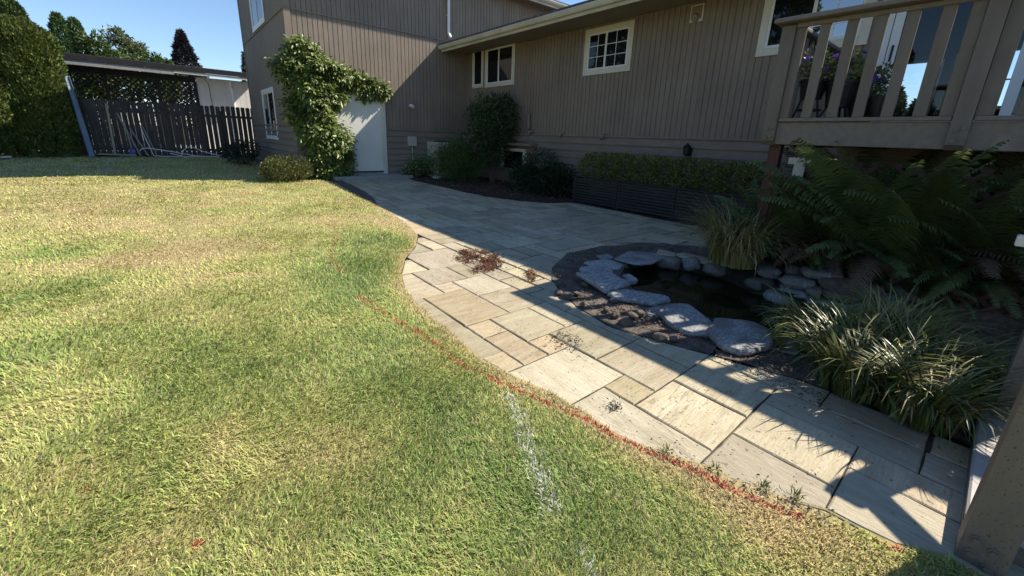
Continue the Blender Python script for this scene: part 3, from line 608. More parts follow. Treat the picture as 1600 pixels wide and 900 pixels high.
def laps(axis, plane, a0, a1, z0, z1, face, n, jo=()):
    h = (z1-z0)/n
    for k in range(n):
        zb, zt = z0+k*h, z0+(k+1)*h+.02
        cuts = [a0]+[j for j in jo if a0 < j < a1 and (k % 2)]+[a1]
        for c0, c1 in zip(cuts[:-1], cuts[1:]):
            f = face; pr = [(plane+f*.046, zb), (plane+f*.046, zb+.006), (plane+f*.006, zt), (plane-f*.01, zt), (plane-f*.01, zb)]
            MB().extrude(pr, 'x' if axis == 'x' else 'y', c0+.002, c1-.002).build('lap_board', m_lap, house)
laps('x', B, 5.96, 9.34, .12, 1.76, -1, 8, (7.6,))
laps('x', B, 3.14, 4.1, .12, 1.76, -1, 8)
laps('y', 3.128, B-.03, 21.5, .12, 1.76, -1, 8, (17.2,))
laps('y', 9.347, -7.5, B-.04, .12, 1.76, -1, 8, (2.1, 6.3, 10.4))
for (nm, a) in (('belt_trim', (3.10, 9.33, B-.028, B, 4.925, 4.965)), ('belt_trim', (3.098, 3.128, B, 21.5, 4.925, 4.965)), ('base_trim', (5.96, 9.30, B-.058, B, 1.755, 1.80)), ('base_trim', (3.07, 3.128, B, 21.5, 1.755, 1.80)), ('base_trim', (9.29, 9.347, -7.5, B-.05, 1.75, 1.795)),
                ('corner_board', (3.105, 3.29, B-.024, B-.001, 1.8, 4.925)), ('corner_board', (3.105, 3.29, B-.036, B-.013, 4.965, 7.05)), ('corner_board', (3.10, 3.127, 21.38, 21.5, .3, 7.05))):
    MB().box(*a, b=.004).build(nm, m_siding, house)
# upper eave along the front, low gable roof
def gutter(axis, out, zt, a0, a1, sgn, name='gutter', m_=m_gutter):
    """K-style gutter; out = outer lip coordinate, sgn = direction from lip to wall"""
    p = [(0, 0), (0, -.03), (.012, -.042), (.022, -.075), (.05, -.115), (.135, -.115), (.135, 0), (.125, 0), (.125, -.10), (.055, -.10), (.035, -.07), (.025, -.035), (.012, -.022), (.012, 0)]
    pr = [(out+sgn*u, zt+v) for u, v in p]
    return MB().extrude(pr, axis, a0, a1).build(name, m_, house)
gutter('x', 13.28, 7.06, 2.7, 16.0, 1)
MB().box(2.7, 16.0, 13.418, 13.45, 6.86, 7.07, .004).build('fascia', m_gutter, house)
MB().box(2.72, 16.0, 13.452, B+.02, 6.99, 7.02, .002).build('soffit', m_siding, house)
def roof(x0, x1, y0, y1, z0, rise, axis):
    mb = MB()
    if axis == 'x':
        ym = (y0+y1)/2; mb.extrude([(y0, z0), (ym, z0+rise), (y1, z0), (y1, z0+.06), (ym, z0+rise+.06), (y0, z0+.06)], 'x', x0, x1)
    else:
        mb.extrude([(x0, z0), (x1, z0+rise), (x1, z0+rise+.06), (x0, z0+.06)], 'y', y0, y1)
    return mb.build('roof', m_roof, house)
roof(2.66, 16.1, 13.34, 22.2, 7.075, 1.25, 'x')
MB().extrude([(B+.05, 7.05), (21.5, 7.05), (17.77, 8.2)], 'x', 3.14, 16.3).build('gable_wall', m_siding, house)
rk = MB()
for (a, b) in (((13.34, 7.0), (17.77, 8.24)), ((22.2, 7.0), (17.77, 8.24))): rk.beam((2.68, a[0], a[1]), (2.68, b[0], b[1]), .035, .2)
rk.build('rake_board', m_gutter, house)
# wing eave
gutter('y', 8.04, 4.72, -7.6, 14.02, 1)
MB().box(8.178, 8.215, -7.6, 14.02, 4.53, 4.73, .004).build('fascia', m_gutter, house)
MB().box(8.217, 9.36, -7.6, B-.02, 4.625, 4.65, .002).build('soffit', m_siding, house)
roof(8.10, 14.2, -7.7, B-.03, 4.74, 1.15, 'y')
# downspout of the upper eave
ds = MB(); ds.box(8.41, 8.50, 13.93, 14.01, 5.18, 6.9, .01); ds.beam((8.455, 13.97, 5.20), (8.47, 13.86, 5.04), .09, .08, .01); ds.build('downspout', m_white, house)
st = MB(); st.box(8.395, 8.515, 14.0, 14.035, 5.75, 5.79); st.build('downspout_strap', m_white, house)

def window(X, ya, yb, z0, z1, tw, cells, m_tr=m_trim, m_gl=m_glass, grids=None, sill=0, gls=None):
    """window on a wall facing -x; ya (far) > yb (near); cells = fractions of the sashes along the width"""
    f = MB(); e = X-.028
    f.box(e, X, ya, ya-tw, z0, z1); f.box(e, X, yb+tw, yb, z0, z1); f.box(e-.003, X, ya-tw, yb+tw, z1-tw, z1); f.box(e-.003-sill, X, ya-tw, yb+tw, z0, z0+tw)
    W = f.build('window', m_tr, house)
    A, Bq = ya-tw, yb+tw; zl, zh = z0+tw, z1-tw; s = MB(); fr = .045; x = X-.02
    s.box(x, X, A, A-fr, zl, zh); s.box(x, X, Bq+fr, Bq, zl, zh); s.box(x-.002, X, A-fr, Bq+fr, zh-fr, zh); s.box(x-.002, X, A-fr, Bq+fr, zl, zl+fr)
    pos = [A-fr+(Bq+fr-A+fr)*c for c in cells]
    for c in pos[1:-1]: s.box(x-.006, X, c+.03, c-.03, zl+fr, zh-fr)
    s.build('sash_frame', m_vinyl, W)
    for k in range(len(pos)-1):
        a, b = pos[k], pos[k+1]; q = X-.006-.003*(k % 2)
        P = MB(); P.box(q, X+.01, a-.002, b+.002, zl+fr-.005, zh-fr+.005, .001); P.build('pane', gls[k] if gls else m_gl, W)
        if grids and grids[k]:
            nx, nz = grids[k]; g = MB()
            for i in range(1, nx): c = a+(b-a)*i/nx; g.box(q-.006, q+.001, c-.008, c+.008, zl+fr, zh-fr, .001)
            for i in range(1, nz): c = zl+fr+(zh-zl-2*fr)*i/nz; g.box(q-.005, q+.001, a, b, c-.008, c+.008, .001)
            g.build('muntin', m_vinyl, W)
    return W
window(9.34, 13.71, 13.0, 3.40, 4.76, .09, (0, 1))
window(9.34, 12.90, 11.22, 3.37, 4.74, .12, (0, .47, 1), gls=[m_glass, m_glass2])
window(9.34, 8.22, 6.66, 3.38, 4.55, .13, (0, .46, 1), grids=[(2, 3), (2, 3)])
window(9.34, 3.72, 1.98, 3.36, 4.62, .14, (0, .5, 1), m_gl=m_glass, grids=[None, (2, 4)], gls=[m_glass, m_mirrorglass])
window(3.12, 18.70, 16.57, 1.27, 3.02, .13, (0, .5, 1), m_tr=m_vinyl, sill=.02)
window(3.108, 18.80, 16.58, 4.94+.05, 6.4, .13, (0, .5, 1), m_tr=m_vinyl)
# sliding door to the deck
def sliding_door():
    X = 9.34; f = MB(); f.box(X-.04, X, 1.90, 1.70, 1.98, 4.25); f.box(X-.04, X, -1.35, -1.5, 1.98, 4.25); f.box(X-.044, X, 1.70, -1.35, 4.1, 4.25); f.box(X-.044, X, 1.70, -1.35, 1.95, 2.05)
    D = f.build('sliding_door', m_vinyl, house)
    s = MB(); s.box(X-.035, X, 1.69, 1.57, 2.06, 4.09); s.box(X-.035, X, .25, .13, 2.06, 4.09); s.box(X-.035, X, -1.22, -1.34, 2.06, 4.09); s.box(X-.033, X, 1.56, -1.2, 2.06, 2.17); s.box(X-.033, X, 1.56, -1.2, 3.98, 4.09); s.build('sash_frame', m_vinyl, D)
    h = MB(); h.box(X-.06, X-.03, 1.64, 1.61, 3.05, 3.30, .008); h.build('handle', m_black, D)
    for a, b, q in ((1.58, .24, .012), (.14, -1.23, .009)): MB().box(X-q, X+.01, a, b, 2.16, 3.99, .001).build('pane', m_doorglass, D)
    fw_ = MB()
    for (a, b, z0, z1) in ((.3, 1.25, 2.6, 3.75), (1.42, 2.5, 2.4, 3.66)):
        fw_.box(13.47, 13.5, a, a+.05, z0, z1); fw_.box(13.47, 13.5, b-.05, b, z0, z1); fw_.box(13.468, 13.5, a+.05, b-.05, z0, z0+.05); fw_.box(13.468, 13.5, a+.05, b-.05, z1-.05, z1)
    fw_.box(13.48, 13.5, .30+.05, 1.2, 3.15, 3.18); fw_.box(13.478, 13.5, .76, .79, 2.65, 3.7)
    fw_.build('back_window', m_vinyl, house)
    bl = MB(); bl.box(X-.008, X-.004, -.35, -1.2, 2.3, 3.2, .001)
sliding_door()
# white side door in the front wall with its step
dr = MB(); dr.box(4.18, 5.80, B-.045, B-.005, .30, 2.70, .006); DO = dr.build('door', m_door, house)
t = MB(); t.box(5.80, 5.96, B-.06, B, .25, 2.86); t.box(4.02, 4.18, B-.06, B, .25, 2.86); t.box(4.18, 5.80, B-.063, B, 2.70, 2.86); t.build('door_trim', m_trim, DO)
MB().box(4.18, 5.80, B-.09, B-.005, .255, .30, .004).build('threshold', m_concrete, DO)
MB().box(4.18, 5.80, B-.052, B-.046, .31, .36, .002).build('weather_strip', m_black, DO)
stp = MB(); stp.box(3.9, 6.5, 13.12, B-.05, .05, .262, .012); stp.build('doorstep', m_concrete, house)
# small things fixed to the walls
mt = MB(); mt.box(6.74, 7.06, B-.15, B-.035, 1.22, 1.56, .012); ME = mt.build('meter_box', m_ac, house); c = MB(); c.box(6.92, 7.0, B-.16, B-.15, 1.42, 1.5, .003); c.tube([(6.9, B-.09, 1.22), (6.9, B-.09, .2)], .02); c.build('conduit', m_ac, ME)
fl = MB(); fl.lathe((6.9, B-.05, 2.58), [(.05, 0), (.055, .03), (.05, .06)]); fl.tube([(6.9, B-.02, 2.62), (6.91, B-.14, 2.60), (6.92, B-.2, 2.56)], .05, 10, .065); fl.build('floodlight', m_white, house)
vt = MB(); vt.box(9.31, 9.345, 5.22, 4.93, 4.22, 4.56, .004); VT = vt.build('wall_vent', m_trim, house); v2 = MB(); v2.box(9.29, 9.312, 5.19, 4.96, 4.27, 4.53, .004); v2.tube([(9.32, 5.08, 4.31), (9.24, 5.08, 4.28)], .09, 14, .075); v2.build('vent_hood', m_siding, VT)
lm = MB(); lm.box(9.27, 9.315, 4.86, 4.70, 1.38, 1.56, .005); LM = lm.build('wall_lantern', m_black, house)
l2 = MB(); l2.lathe((9.2, 4.78, 1.40), [(.035, 0), (.07, .03), (.08, .16), (.10, .17), (.03, .24), (.012, .27)], 12); l2.build('lantern_head', m_black, LM)
for (y, z) in ((10.2, 1.86), (8.83, 1.80), (7.25, 1.78)):
    s = MB(); s.tube([(9.34, y, z+.02), (9.25, y+.01, z), (9.2, y+.05, z-.07)], .05, 10, .055); s.box(9.31, 9.345, y+.07, y-.07, z-.06, z+.08, .004); s.build('dryer_spout', m_lap, house)
pp = MB(); pp.tube([(9.28, 10.35, 2.42), (9.28, 10.35, 2.02), (9.25, 10.27, 1.93)], .055, 10); pp.build('vent_pipe', m_lap, house)
bw = MB(); bw.box(9.2, 9.34, 11.75, 10.42, 1.20, 1.30, .006); bw.box(9.25, 9.34, 11.75, 11.62, .62, 1.2, .006); bw.box(9.25, 9.34, 10.55, 10.42, .62, 1.2, .006); BW = bw.build('basement_window', m_trim, house); MB().box(9.3, 9.32, 11.62, 10.55, .62, 1.2, .001).build('pane', m_glass, BW)
MB().box(9.0, 9.31, 11.9, 9.9, 1.40, 1.48, .008).build('window_awning', m_lap, house)

# ------------------------------------------------------------------ deck
deck = empty('deck', (7.4, 0, 0), 'raised taupe wooden deck with wide flat balusters', 'deck')
def dbox(name, a, m_=m_deck, b=.006, par=None): return MB().box(*a, b=b).build(name, m_, par or deck)
YN = 2.04; YS = -7.4
def post(x0, x1, ya, yb, z0, z1):
    mb = MB(); ch = .05; pr = [(x0, z0+ch), (x0+ch, z0), (x1, z0), (x1, z1), (x0, z1)]; mb.extrude(pr, 'y', yb, ya); return mb.build('post', m_deck, deck)
def bolt(x, y, z, par, r=.018):
    mb = MB(); V = []; n = 10
    mb.tube([(x, y, z), (x-.012, y, z)], r, n); mb.build('bolt', m_deck, par)
for (a, b) in ((2.04, 1.90), (.43, .30), (-1.32, -1.45), (-3.0, -3.13)):
    p = post(5.73, 5.87, a, b, 1.66, 2.985)
    for z in (1.74, 1.84): bolt(5.73, (a+b)/2+.02, z, p); bolt(5.73, (a+b)/2-.03, z+.02, p)
dbox('rim_joist', (5.785, 5.835, 2.05, YS, 1.667, 1.925), m_deckx); dbox('rim_joist', (5.84, 9.3, 2.0, 2.05, 1.667, 1.925), m_deckx)
dbox('rail_cap', (5.61, 5.86, 2.10, YS, 3.0, 3.05), m_deckx, .01); dbox('rail_cap', (5.865, 9.3, 1.92, 2.10, 2.998, 3.048), m_deckx, .01)
ys = [1.895, .435, .295, -1.315, -1.455, -2.995]
for k in range(0, 6, 2):
    a, b = ys[k], ys[k+1]
    dbox('top_rail', (5.735, 5.762, a, b, 2.95, 2.998), m_deckx); dbox('bottom_rail', (5.75, 5.83, a, b, 1.93, 1.972), m_deckx)
dbox('top_rail', (5.9, 9.3, 2.035, 2.065, 2.925, 2.996), m_deckx); dbox('bottom_rail', (5.88, 9.3, 1.97, 2.04, 1.93, 1.972), m_deckx)
bal = MB().box(-.016, .016, -.049, .049, 0, 1.02, .004); balm = rawmesh('baluster', np.array(bal.V)*S, bal.F, m_deck)
sq = [1.85, 1.625, 1.385, 1.152, .915, .672, .482]
for y in sq+[y-1.62 for y in sq if y-1.62 > -1.28]+[.06+.19-0.0-.0*1]+[-1.62-.24*k for k in range(6)]:
    inst('baluster', balm, deck, (5.782, y, 1.973), (0, 0, rnd.uniform(-.02, .02)))
for k in range(14): inst('baluster', balm, deck, (6.05+.235*k, 2.01, 1.973), (0, 0, math.pi/2+rnd.uniform(-.02, .02)))
dbox('corner_post', (9.16, 9.30, 1.93, 2.06, 1.93, 2.985))
for k in range(25): dbox('deck_board', (5.84+.140*k, 5.84+.140*k+.133, 1.99, YS, 1.885, 1.924), m_deckx, .004)
for k in range(9): dbox('joist', (5.85, 9.3, 1.4-.85*k, 1.36-.85*k, 1.67, 1.88), m_redwood, .003)
# support post, skirt frame and lattice below
dbox('support_post', (5.90, 6.02, 1.66, 1.55, .12, 1.667), m_redwood); dbox('support_post', (5.90, 6.02, -1.3, -1.42, .12, 1.667), m_redwood)
dbox('skirt_post', (5.92, 6.04, 1.99, 1.86, .05, 1.667), m_redwood)
sk = MB(); sk.box(5.93, 5.98, 1.855, 1.665, 1.28, 1.36); sk.box(5.93, 5.98, 1.855, 1.665, .15, .22); sk.box(5.93, 5.98, 1.855, 1.80, .22, 1.28); sk.build('skirt_frame', m_redwood, deck)
def lattice(par, name, axis, plane, a0, a1, z0, z1, step, w_, m_, th=.012):
    mb = MB(); H = z1-z0
    for s in (1, -1):
        t = a0-H
        while t < a1:
            p0 = (t, z0) if s > 0 else (t, z1); p1 = (t+H, z1) if s > 0 else (t+H, z0)
            lo, hi = max(a0, t), min(a1, t+H)
            if hi-lo > .03:
                f = lambda a: p0[1]+(p1[1]-p0[1])*(a-t)/H; q = plane+s*th*.5
                P = [(lo, q, f(lo)), (hi, q, f(hi))] if axis == 'x' else [(q, lo, f(lo)), (q, hi, f(hi))]
                mb.beam(P[0], P[1], w_, th, .001, up=(0, 1, 0) if axis == 'x' else (1, 0, 0))
            t += step
    o = mb.build(name, m_, par); o['kind'] = 'stuff'; return o
lattice(deck, 'lattice_panel', 'y', 5.965, 1.665, 1.80, .22, 1.28, .14, .045, m_redwood)
lattice(deck, 'lattice_panel', 'y', 5.965, -1.3, 1.54, .15, 1.5, .16, .045, m_redwood)
tp = MB(); tp.box(5.895, 5.899, 1.74, 1.50, 1.44, 1.52, .001); tp.box(5.892, 5.897, 1.67, 1.55, 1.30, 1.44, .001); TP = tp.build('strap_plate', m_ac, deck)
for (y, z) in ((1.71, 1.48), (1.65, 1.48), (1.57, 1.48), (1.63, 1.38), (1.59, 1.33)): MB().tube([(5.897, y, z), (5.885, y, z)], .01, 8).build('bolt', m_metal, TP)

# stairs at the near end
stairs = empty('deck_stairs', (3.0, -.6, 0), 'taupe wooden stairs with bolted newel posts at the near right edge', 'stairs')
for (x0, x1) in ((2.29, 2.42), (3.63, 3.76)):
    mb = MB(); pr = [(x0, -.05), (x1, -.05), (x1, 1.40), (x1-.035, 1.45), (x0+.035, 1.45), (x0, 1.40)]; dy_ = .055 if x0 > 3 else 0; mb.extrude(pr, 'y', -.37-dy_, -.235-dy_); P = mb.build('newel_post', m_newel, stairs)
    if x0 < 3:
        for (y, z) in ((-.275, .12), (-.325, .10), (-.272, .05), (-.325, .02)):
            w2 = MB(); w2.tube([(x0, y, z), (x0-.004, y, z)], .021, 14); w2.tube([(x0-.004, y, z), (x0-.014, y, z)], .013, 6); w2.build('bolt', m_deck, P)
NS = 9
for k in range(NS):
    z = .125+k*(1.925-.125)/NS; y = -.24-.30*k
    if k == 0: MB().box(2.425, 3.625, -.242, -.262, -.03, z-.035, .003).build('riser', m_deckx, stairs)
    MB().box(2.425, 3.625, y+.006 if k else -.236, y-.31, z-.034, z, .008).build('tread', m_cap, stairs)
for x in (2.46, 3.59):
    mb = MB(); mb.beam((x, -.30, -.02), (x, -.24-.3*NS, 1.72), .04, .26); mb.build('stringer', m_deckx, stairs)
for x in (2.36, 3.69):
    mb = MB(); mb.beam((x, -.372, 1.30), (x, -.37-.3*NS, 3.06), .045, .13); mb.build('handrail', m_deckx, stairs)

gb = MB(); gb.box(3.86, 3.94, -.80, -.14, 1.10, 1.165, .006); gb.box(3.765, 3.858, -.38, -.34, 1.11, 1.15, .003); gb.build('grab_rail', m_white, stairs)
# ------------------------------------------------------------------ leaves
def leafcloud(P, D, L, W, col, fold=.35, up=None):
    """diamond leaves: base P, direction D"""
    n = len(P); D = D/np.maximum(np.linalg.norm(D, axis=1), 1e-6)[:, None]
    R = RS.normal(0, 1, (n, 3)) if up is None else up+RS.normal(0, .35, (n, 3))
    Sx = np.cross(D, R); Sx /= np.maximum(np.linalg.norm(Sx, axis=1), 1e-6)[:, None]; Nn = np.cross(Sx, D)
    L = np.broadcast_to(L, n)[:, None]; W = np.broadcast_to(W, n)[:, None]
    V = np.empty((n, 4, 3)); V[:, 0] = P; V[:, 1] = P+D*L*.45+Sx*W*.5+Nn*W*fold*.5; V[:, 2] = P+D*L-Nn*L*.08; V[:, 3] = P+D*L*.45-Sx*W*.5+Nn*W*fold*.5
    b = np.arange(n)[:, None]*4; F = np.concatenate([b+np.array([[0, 1, 2]]), b+np.array([[0, 2, 3]])], 0)
    return V.reshape(-1, 3), F, np.repeat(col, 4, 0)
def unit(n):
    v = RS.normal(0, 1, (n, 3)); return v/np.linalg.norm(v, axis=1)[:, None]
def tint(n, base, var=.25, hi=None, ph=.15):
    c = np.array(base)[None]*RS.uniform(1-var, 1+var, (n, 1))*RS.uniform(.92, 1.08, (n, 3))
    if hi is not None:
        k = RS.uniform(0, 1, n) < ph; c[k] = np.array(hi)*RS.uniform(.8, 1.15, (k.sum(), 1))
    return c
def blob_points(n, c, r, shell=.72, lump=.18, seed=0):
    """points through an uneven ellipsoid, denser at its outside"""
    d = unit(n); q = np.random.RandomState(seed+1); lum = 1+sum(lump/2.2*np.sin(d@q.normal(0, 3.2, 3)+q.uniform(0, 6)) for _ in range(5))
    rad = (shell**3+RS.uniform(0, 1, n)*(1-shell**3))**(1/3)*lum
    return np.array(c)+d*rad[:, None]*np.array(r), d
def shrub(name, blobs, n, L, W, col, label, cat, base, hi=None, ph=.15, stems=5, group=None, m_=m_leaf, updir=.35, lump=.32, spread=.3, shell=.55):
    root = empty(name, base, label, cat, group); P = []; D = []
    tot = sum(b[3]*b[4]+b[4]*b[5]+b[3]*b[5] for b in blobs)
    for k, b in enumerate(blobs):
        m = int(n*(b[3]*b[4]+b[4]*b[5]+b[3]*b[5])/tot); p, d = blob_points(m, b[:3], b[3:6], shell, lump, seed=k+int(base[0]*10)); P.append(p); D.append(d)
    P = np.concatenate(P); D = np.concatenate(D); k = P[:, 2] > base[2]+.02; P, D = P[k], D[k]; m = len(P)
    dd = D*.8+np.array([0, 0, updir])+RS.normal(0, .6, (m, 3))
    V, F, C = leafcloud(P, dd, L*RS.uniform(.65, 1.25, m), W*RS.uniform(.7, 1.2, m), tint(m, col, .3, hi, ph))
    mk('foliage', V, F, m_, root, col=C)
    for s in range(stems):
        b = blobs[s % len(blobs)]; mb = MB(); a = RS.uniform(0, 6.28); o = np.array([math.cos(a), math.sin(a), 0])*spread
        p0 = np.array(base)+o*.25; p2 = np.array(b[:3])+o*np.array(b[3:6]); p1 = (p0+p2)/2+np.array([0, 0, .1]); mb.tube([p0-[0, 0, .05], p1, p2], .022, 6, .008); mb.build('stem', m_barkw, root)
    return root

GREEN = (.055, .10, .028)
shrub('rounded_shrub', [(2.62, 13.5, .52, .64, .46, .36), (2.3, 13.45, .48, .40, .36, .28), (2.98, 13.4, .46, .34, .32, .28)], 8000, .06, .026, (.12, .14, .045), 'low rounded olive shrub at the left corner of the house, half in sun', 'shrub', (2.62, 13.5, .17), hi=(.20, .19, .07), ph=.3, updir=.8)
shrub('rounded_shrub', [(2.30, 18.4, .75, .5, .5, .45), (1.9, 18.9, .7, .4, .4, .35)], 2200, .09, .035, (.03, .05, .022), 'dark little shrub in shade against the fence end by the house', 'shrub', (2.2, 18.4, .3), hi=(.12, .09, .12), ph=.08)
shrub('variegated_shrub', [(6.95, 13.5, .52, .42, .36, .28), (6.55, 13.35, .40, .34, .3, .2), (7.2, 13.5, .62, .25, .25, .25)], 1500, .10, .05, (.10, .16, .05), 'small pale-edged leafy shrub right of the white door', 'shrub', (6.9, 13.5, .17), hi=(.30, .34, .16), ph=.4)
shrub('rounded_shrub', [(7.6, 12.05, .86, .92, .8, .74), (7.15, 11.95, .70, .6, .55, .52), (8.15, 12.0, .70, .62, .55, .54), (7.5, 11.8, 1.1, .55, .5, .45)], 10500, .065, .03, (.085, .145, .038), 'dense round green shrub in front of the air conditioner', 'shrub', (7.65, 12.05, .12), hi=(.16, .22, .06), ph=.3)
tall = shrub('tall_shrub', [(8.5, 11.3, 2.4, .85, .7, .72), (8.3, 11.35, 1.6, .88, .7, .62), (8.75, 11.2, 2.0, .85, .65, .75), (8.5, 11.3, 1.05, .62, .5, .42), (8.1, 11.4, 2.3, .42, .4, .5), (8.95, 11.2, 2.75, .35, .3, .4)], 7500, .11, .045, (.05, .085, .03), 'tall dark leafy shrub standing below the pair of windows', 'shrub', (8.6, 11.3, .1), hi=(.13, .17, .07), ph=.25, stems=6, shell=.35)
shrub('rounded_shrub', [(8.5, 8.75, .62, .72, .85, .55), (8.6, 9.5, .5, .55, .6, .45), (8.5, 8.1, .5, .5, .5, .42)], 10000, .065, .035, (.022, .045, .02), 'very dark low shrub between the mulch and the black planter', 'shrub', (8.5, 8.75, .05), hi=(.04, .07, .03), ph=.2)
def hedge_row():
    root = empty('boxwood_hedge', (8.72, 5.1, .65), 'clipped boxwood hedge filling the long black planter', 'hedge'); P = []; D = []
    for k in range(9):
        y = 7.12-.52*k; p, d = blob_points(1500, (8.72+RS.uniform(-.03, .03), y, 1.0+RS.uniform(-.03, .03)), (.34, .36, .37), .6, .14, k+50); P.append(p); D.append(d)
    P = np.concatenate(P); D = np.concatenate(D); P[:, 2] = np.where(P[:, 2] > 1.33, 1.33-(P[:, 2]-1.33)*.4+RS.normal(0, .012, len(P)), P[:, 2])
    V, F, C = leafcloud(P, D*.9+np.array([0, 0, .3])+RS.normal(0, .6, P.shape), .055*RS.uniform(.7, 1.3, len(P)), .034, tint(len(P), (.15, .18, .05), .35, (.27, .28, .08), .3)); mk('foliage', V, F, m_leaf, root, col=C)
    for k in range(9):
        y = 7.12-.52*k; mb = MB(); mb.tube([(8.72, y, .6), (8.74, y+.05, .8), (8.7, y+.1, 1.05)], .02, 6, .01); mb.build('stem', m_barkw, root)
hedge_row()
# planter box of black slats
pl = empty('planter_box', (8.7, 5.1, 0), 'long low black slatted planter box in three sections along the wing wall', 'planter')
for (a, b) in ((7.43, 6.0), (5.99, 4.46), (4.45, 2.92)):
    for x in (8.42, 8.98):
        for y in (a-.03, b+.03): MB().box(x, x+.05, y-.025, y+.025, -.01, .70, .004).build('corner_post', m_planter, pl)
    n = 9; h = .64/n
    for k in range(n):
        z = .05+k*h; MB().box(8.40, 8.418, a, b, z, z+h-.014, .003).build('slat', m_planter, pl)
    MB().box(8.385, 8.47, a, b, .695, .72, .004).build('cap', m_planter, pl)
    MB().box(8.44, 8.98, a-.02, b+.02, .58, .62, .004).build('soil', m_soil, pl)
for y in (7.43, 2.90): MB().box(8.42, 9.03, y-.0, y+.018, .04, .69, .003).build('end_panel', m_planter, pl)
# climbing vine on the white door corner
def vine():
    root = empty('climbing_vine', (3.75, 13.9, .18), 'leafy climbing vine draped over the corner of the house and the white door', 'vine')
    bl = [(3.45, 13.75, 3.85, .33, .32, .24, 500), (3.2, 13.8, 3.25, .46, .4, .33, 900), (3.85, 13.75, 3.5, .5, .38, .28, 900), (4.5, 13.84, 3.28, .45, .24, .24, 650), (5.15, 13.95, 3.14, .48, .08, .19, 560), (5.7, 13.95, 2.99, .42, .07, .16, 400), (3.6, 13.75, 2.75, .55, .42, .45, 1500),
          (4.22, 13.82, 2.75, .33, .22, .45, 650), (3.62, 13.78, 2.05, .55, .34, .45, 1400), (3.85, 13.76, 1.45, .6, .36, .42, 1400), (3.9, 13.76, .92, .6, .36, .4, 1200), (3.85, 13.8, .45, .46, .32, .3, 700), (4.35, 13.8, .7, .3, .3, .35, 350), (5.3, 13.97, 2.80, .22, .05, .12, 60)]
    P = []; D = []
    for k, b in enumerate(bl): p, d = blob_points(int(b[6]*.8), b[:3], b[3:6], .45, .38, k+80); P.append(p); D.append(d)
    P = np.concatenate(P); D = np.concatenate(D); k = (P[:, 1] < 14.0) | (P[:, 0] < 3.08); P, D = P[k], D[k]
    # each compound leaf = five drooping leaflets
    ax = D*.7+np.array([0, -.15, .05])+RS.normal(0, .5, P.shape); fl_ = (P[:, 0] > 4.6)[:, None]; ax = ax*np.where(fl_, [[1, .25, 1]], [[1, 1, 1]]); ax /= np.linalg.norm(ax, axis=1)[:, None]
    PP = []; DD = []; LL = []; CC = []; c0 = tint(len(P), (.13, .185, .045), .4, (.27, .32, .11), .3)
    side = np.cross(ax, [0, 0, 1.0]); side /= np.maximum(np.linalg.norm(side, axis=1), 1e-5)[:, None]
    for (t, s, l) in ((.0, 1, .10), (.0, -1, .10), (.07, 1, .12), (.07, -1, .12), (.13, 0, .14)):
        PP.append(P+ax*t); DD.append(ax*.6+side*s*.9+np.array([0, 0, -.45])+RS.normal(0, .18, P.shape)); LL.append(np.full(len(P), l)*RS.uniform(.8, 1.25, len(P))); CC.append(c0*RS.uniform(.9, 1.1, (len(P), 1)))
    up = np.tile(np.array([[.3, -.6, .8]]), (len(P)*5, 1))
    V, F, C = leafcloud(np.concatenate(PP), np.concatenate(DD), np.concatenate(LL), np.concatenate(LL)*.45, np.concatenate(CC), up=up); mk('foliage', V, F, m_leaf, root, col=C)
    for s in ([(3.7, 13.92, .1), (3.6, 13.88, .8), (3.75, 13.9, 1.6), (3.6, 13.9, 2.4), (3.7, 13.9, 3.2), (4.4, 13.93, 3.2), (5.6, 13.95, 2.98)], [(3.9, 13.9, .1), (3.85, 13.85, 1.0), (3.6, 13.9, 2.0), (3.4, 13.9, 3.0), (3.45, 13.85, 3.9)]):
        mb = MB(); mb.tube(s, .035, 7, .012); mb.build('stem', m_barkw, root)
    mb = MB(); mb.tube([(5.5, 13.85, 3.1), (5.62, 13.7, 3.28), (5.85, 13.6, 3.36)], .012, 5, .005); mb.tube([(5.62, 13.7, 3.28), (5.75, 13.72, 3.3)], .008, 5, .004); mb.build('stem', m_wood, root)
vine()

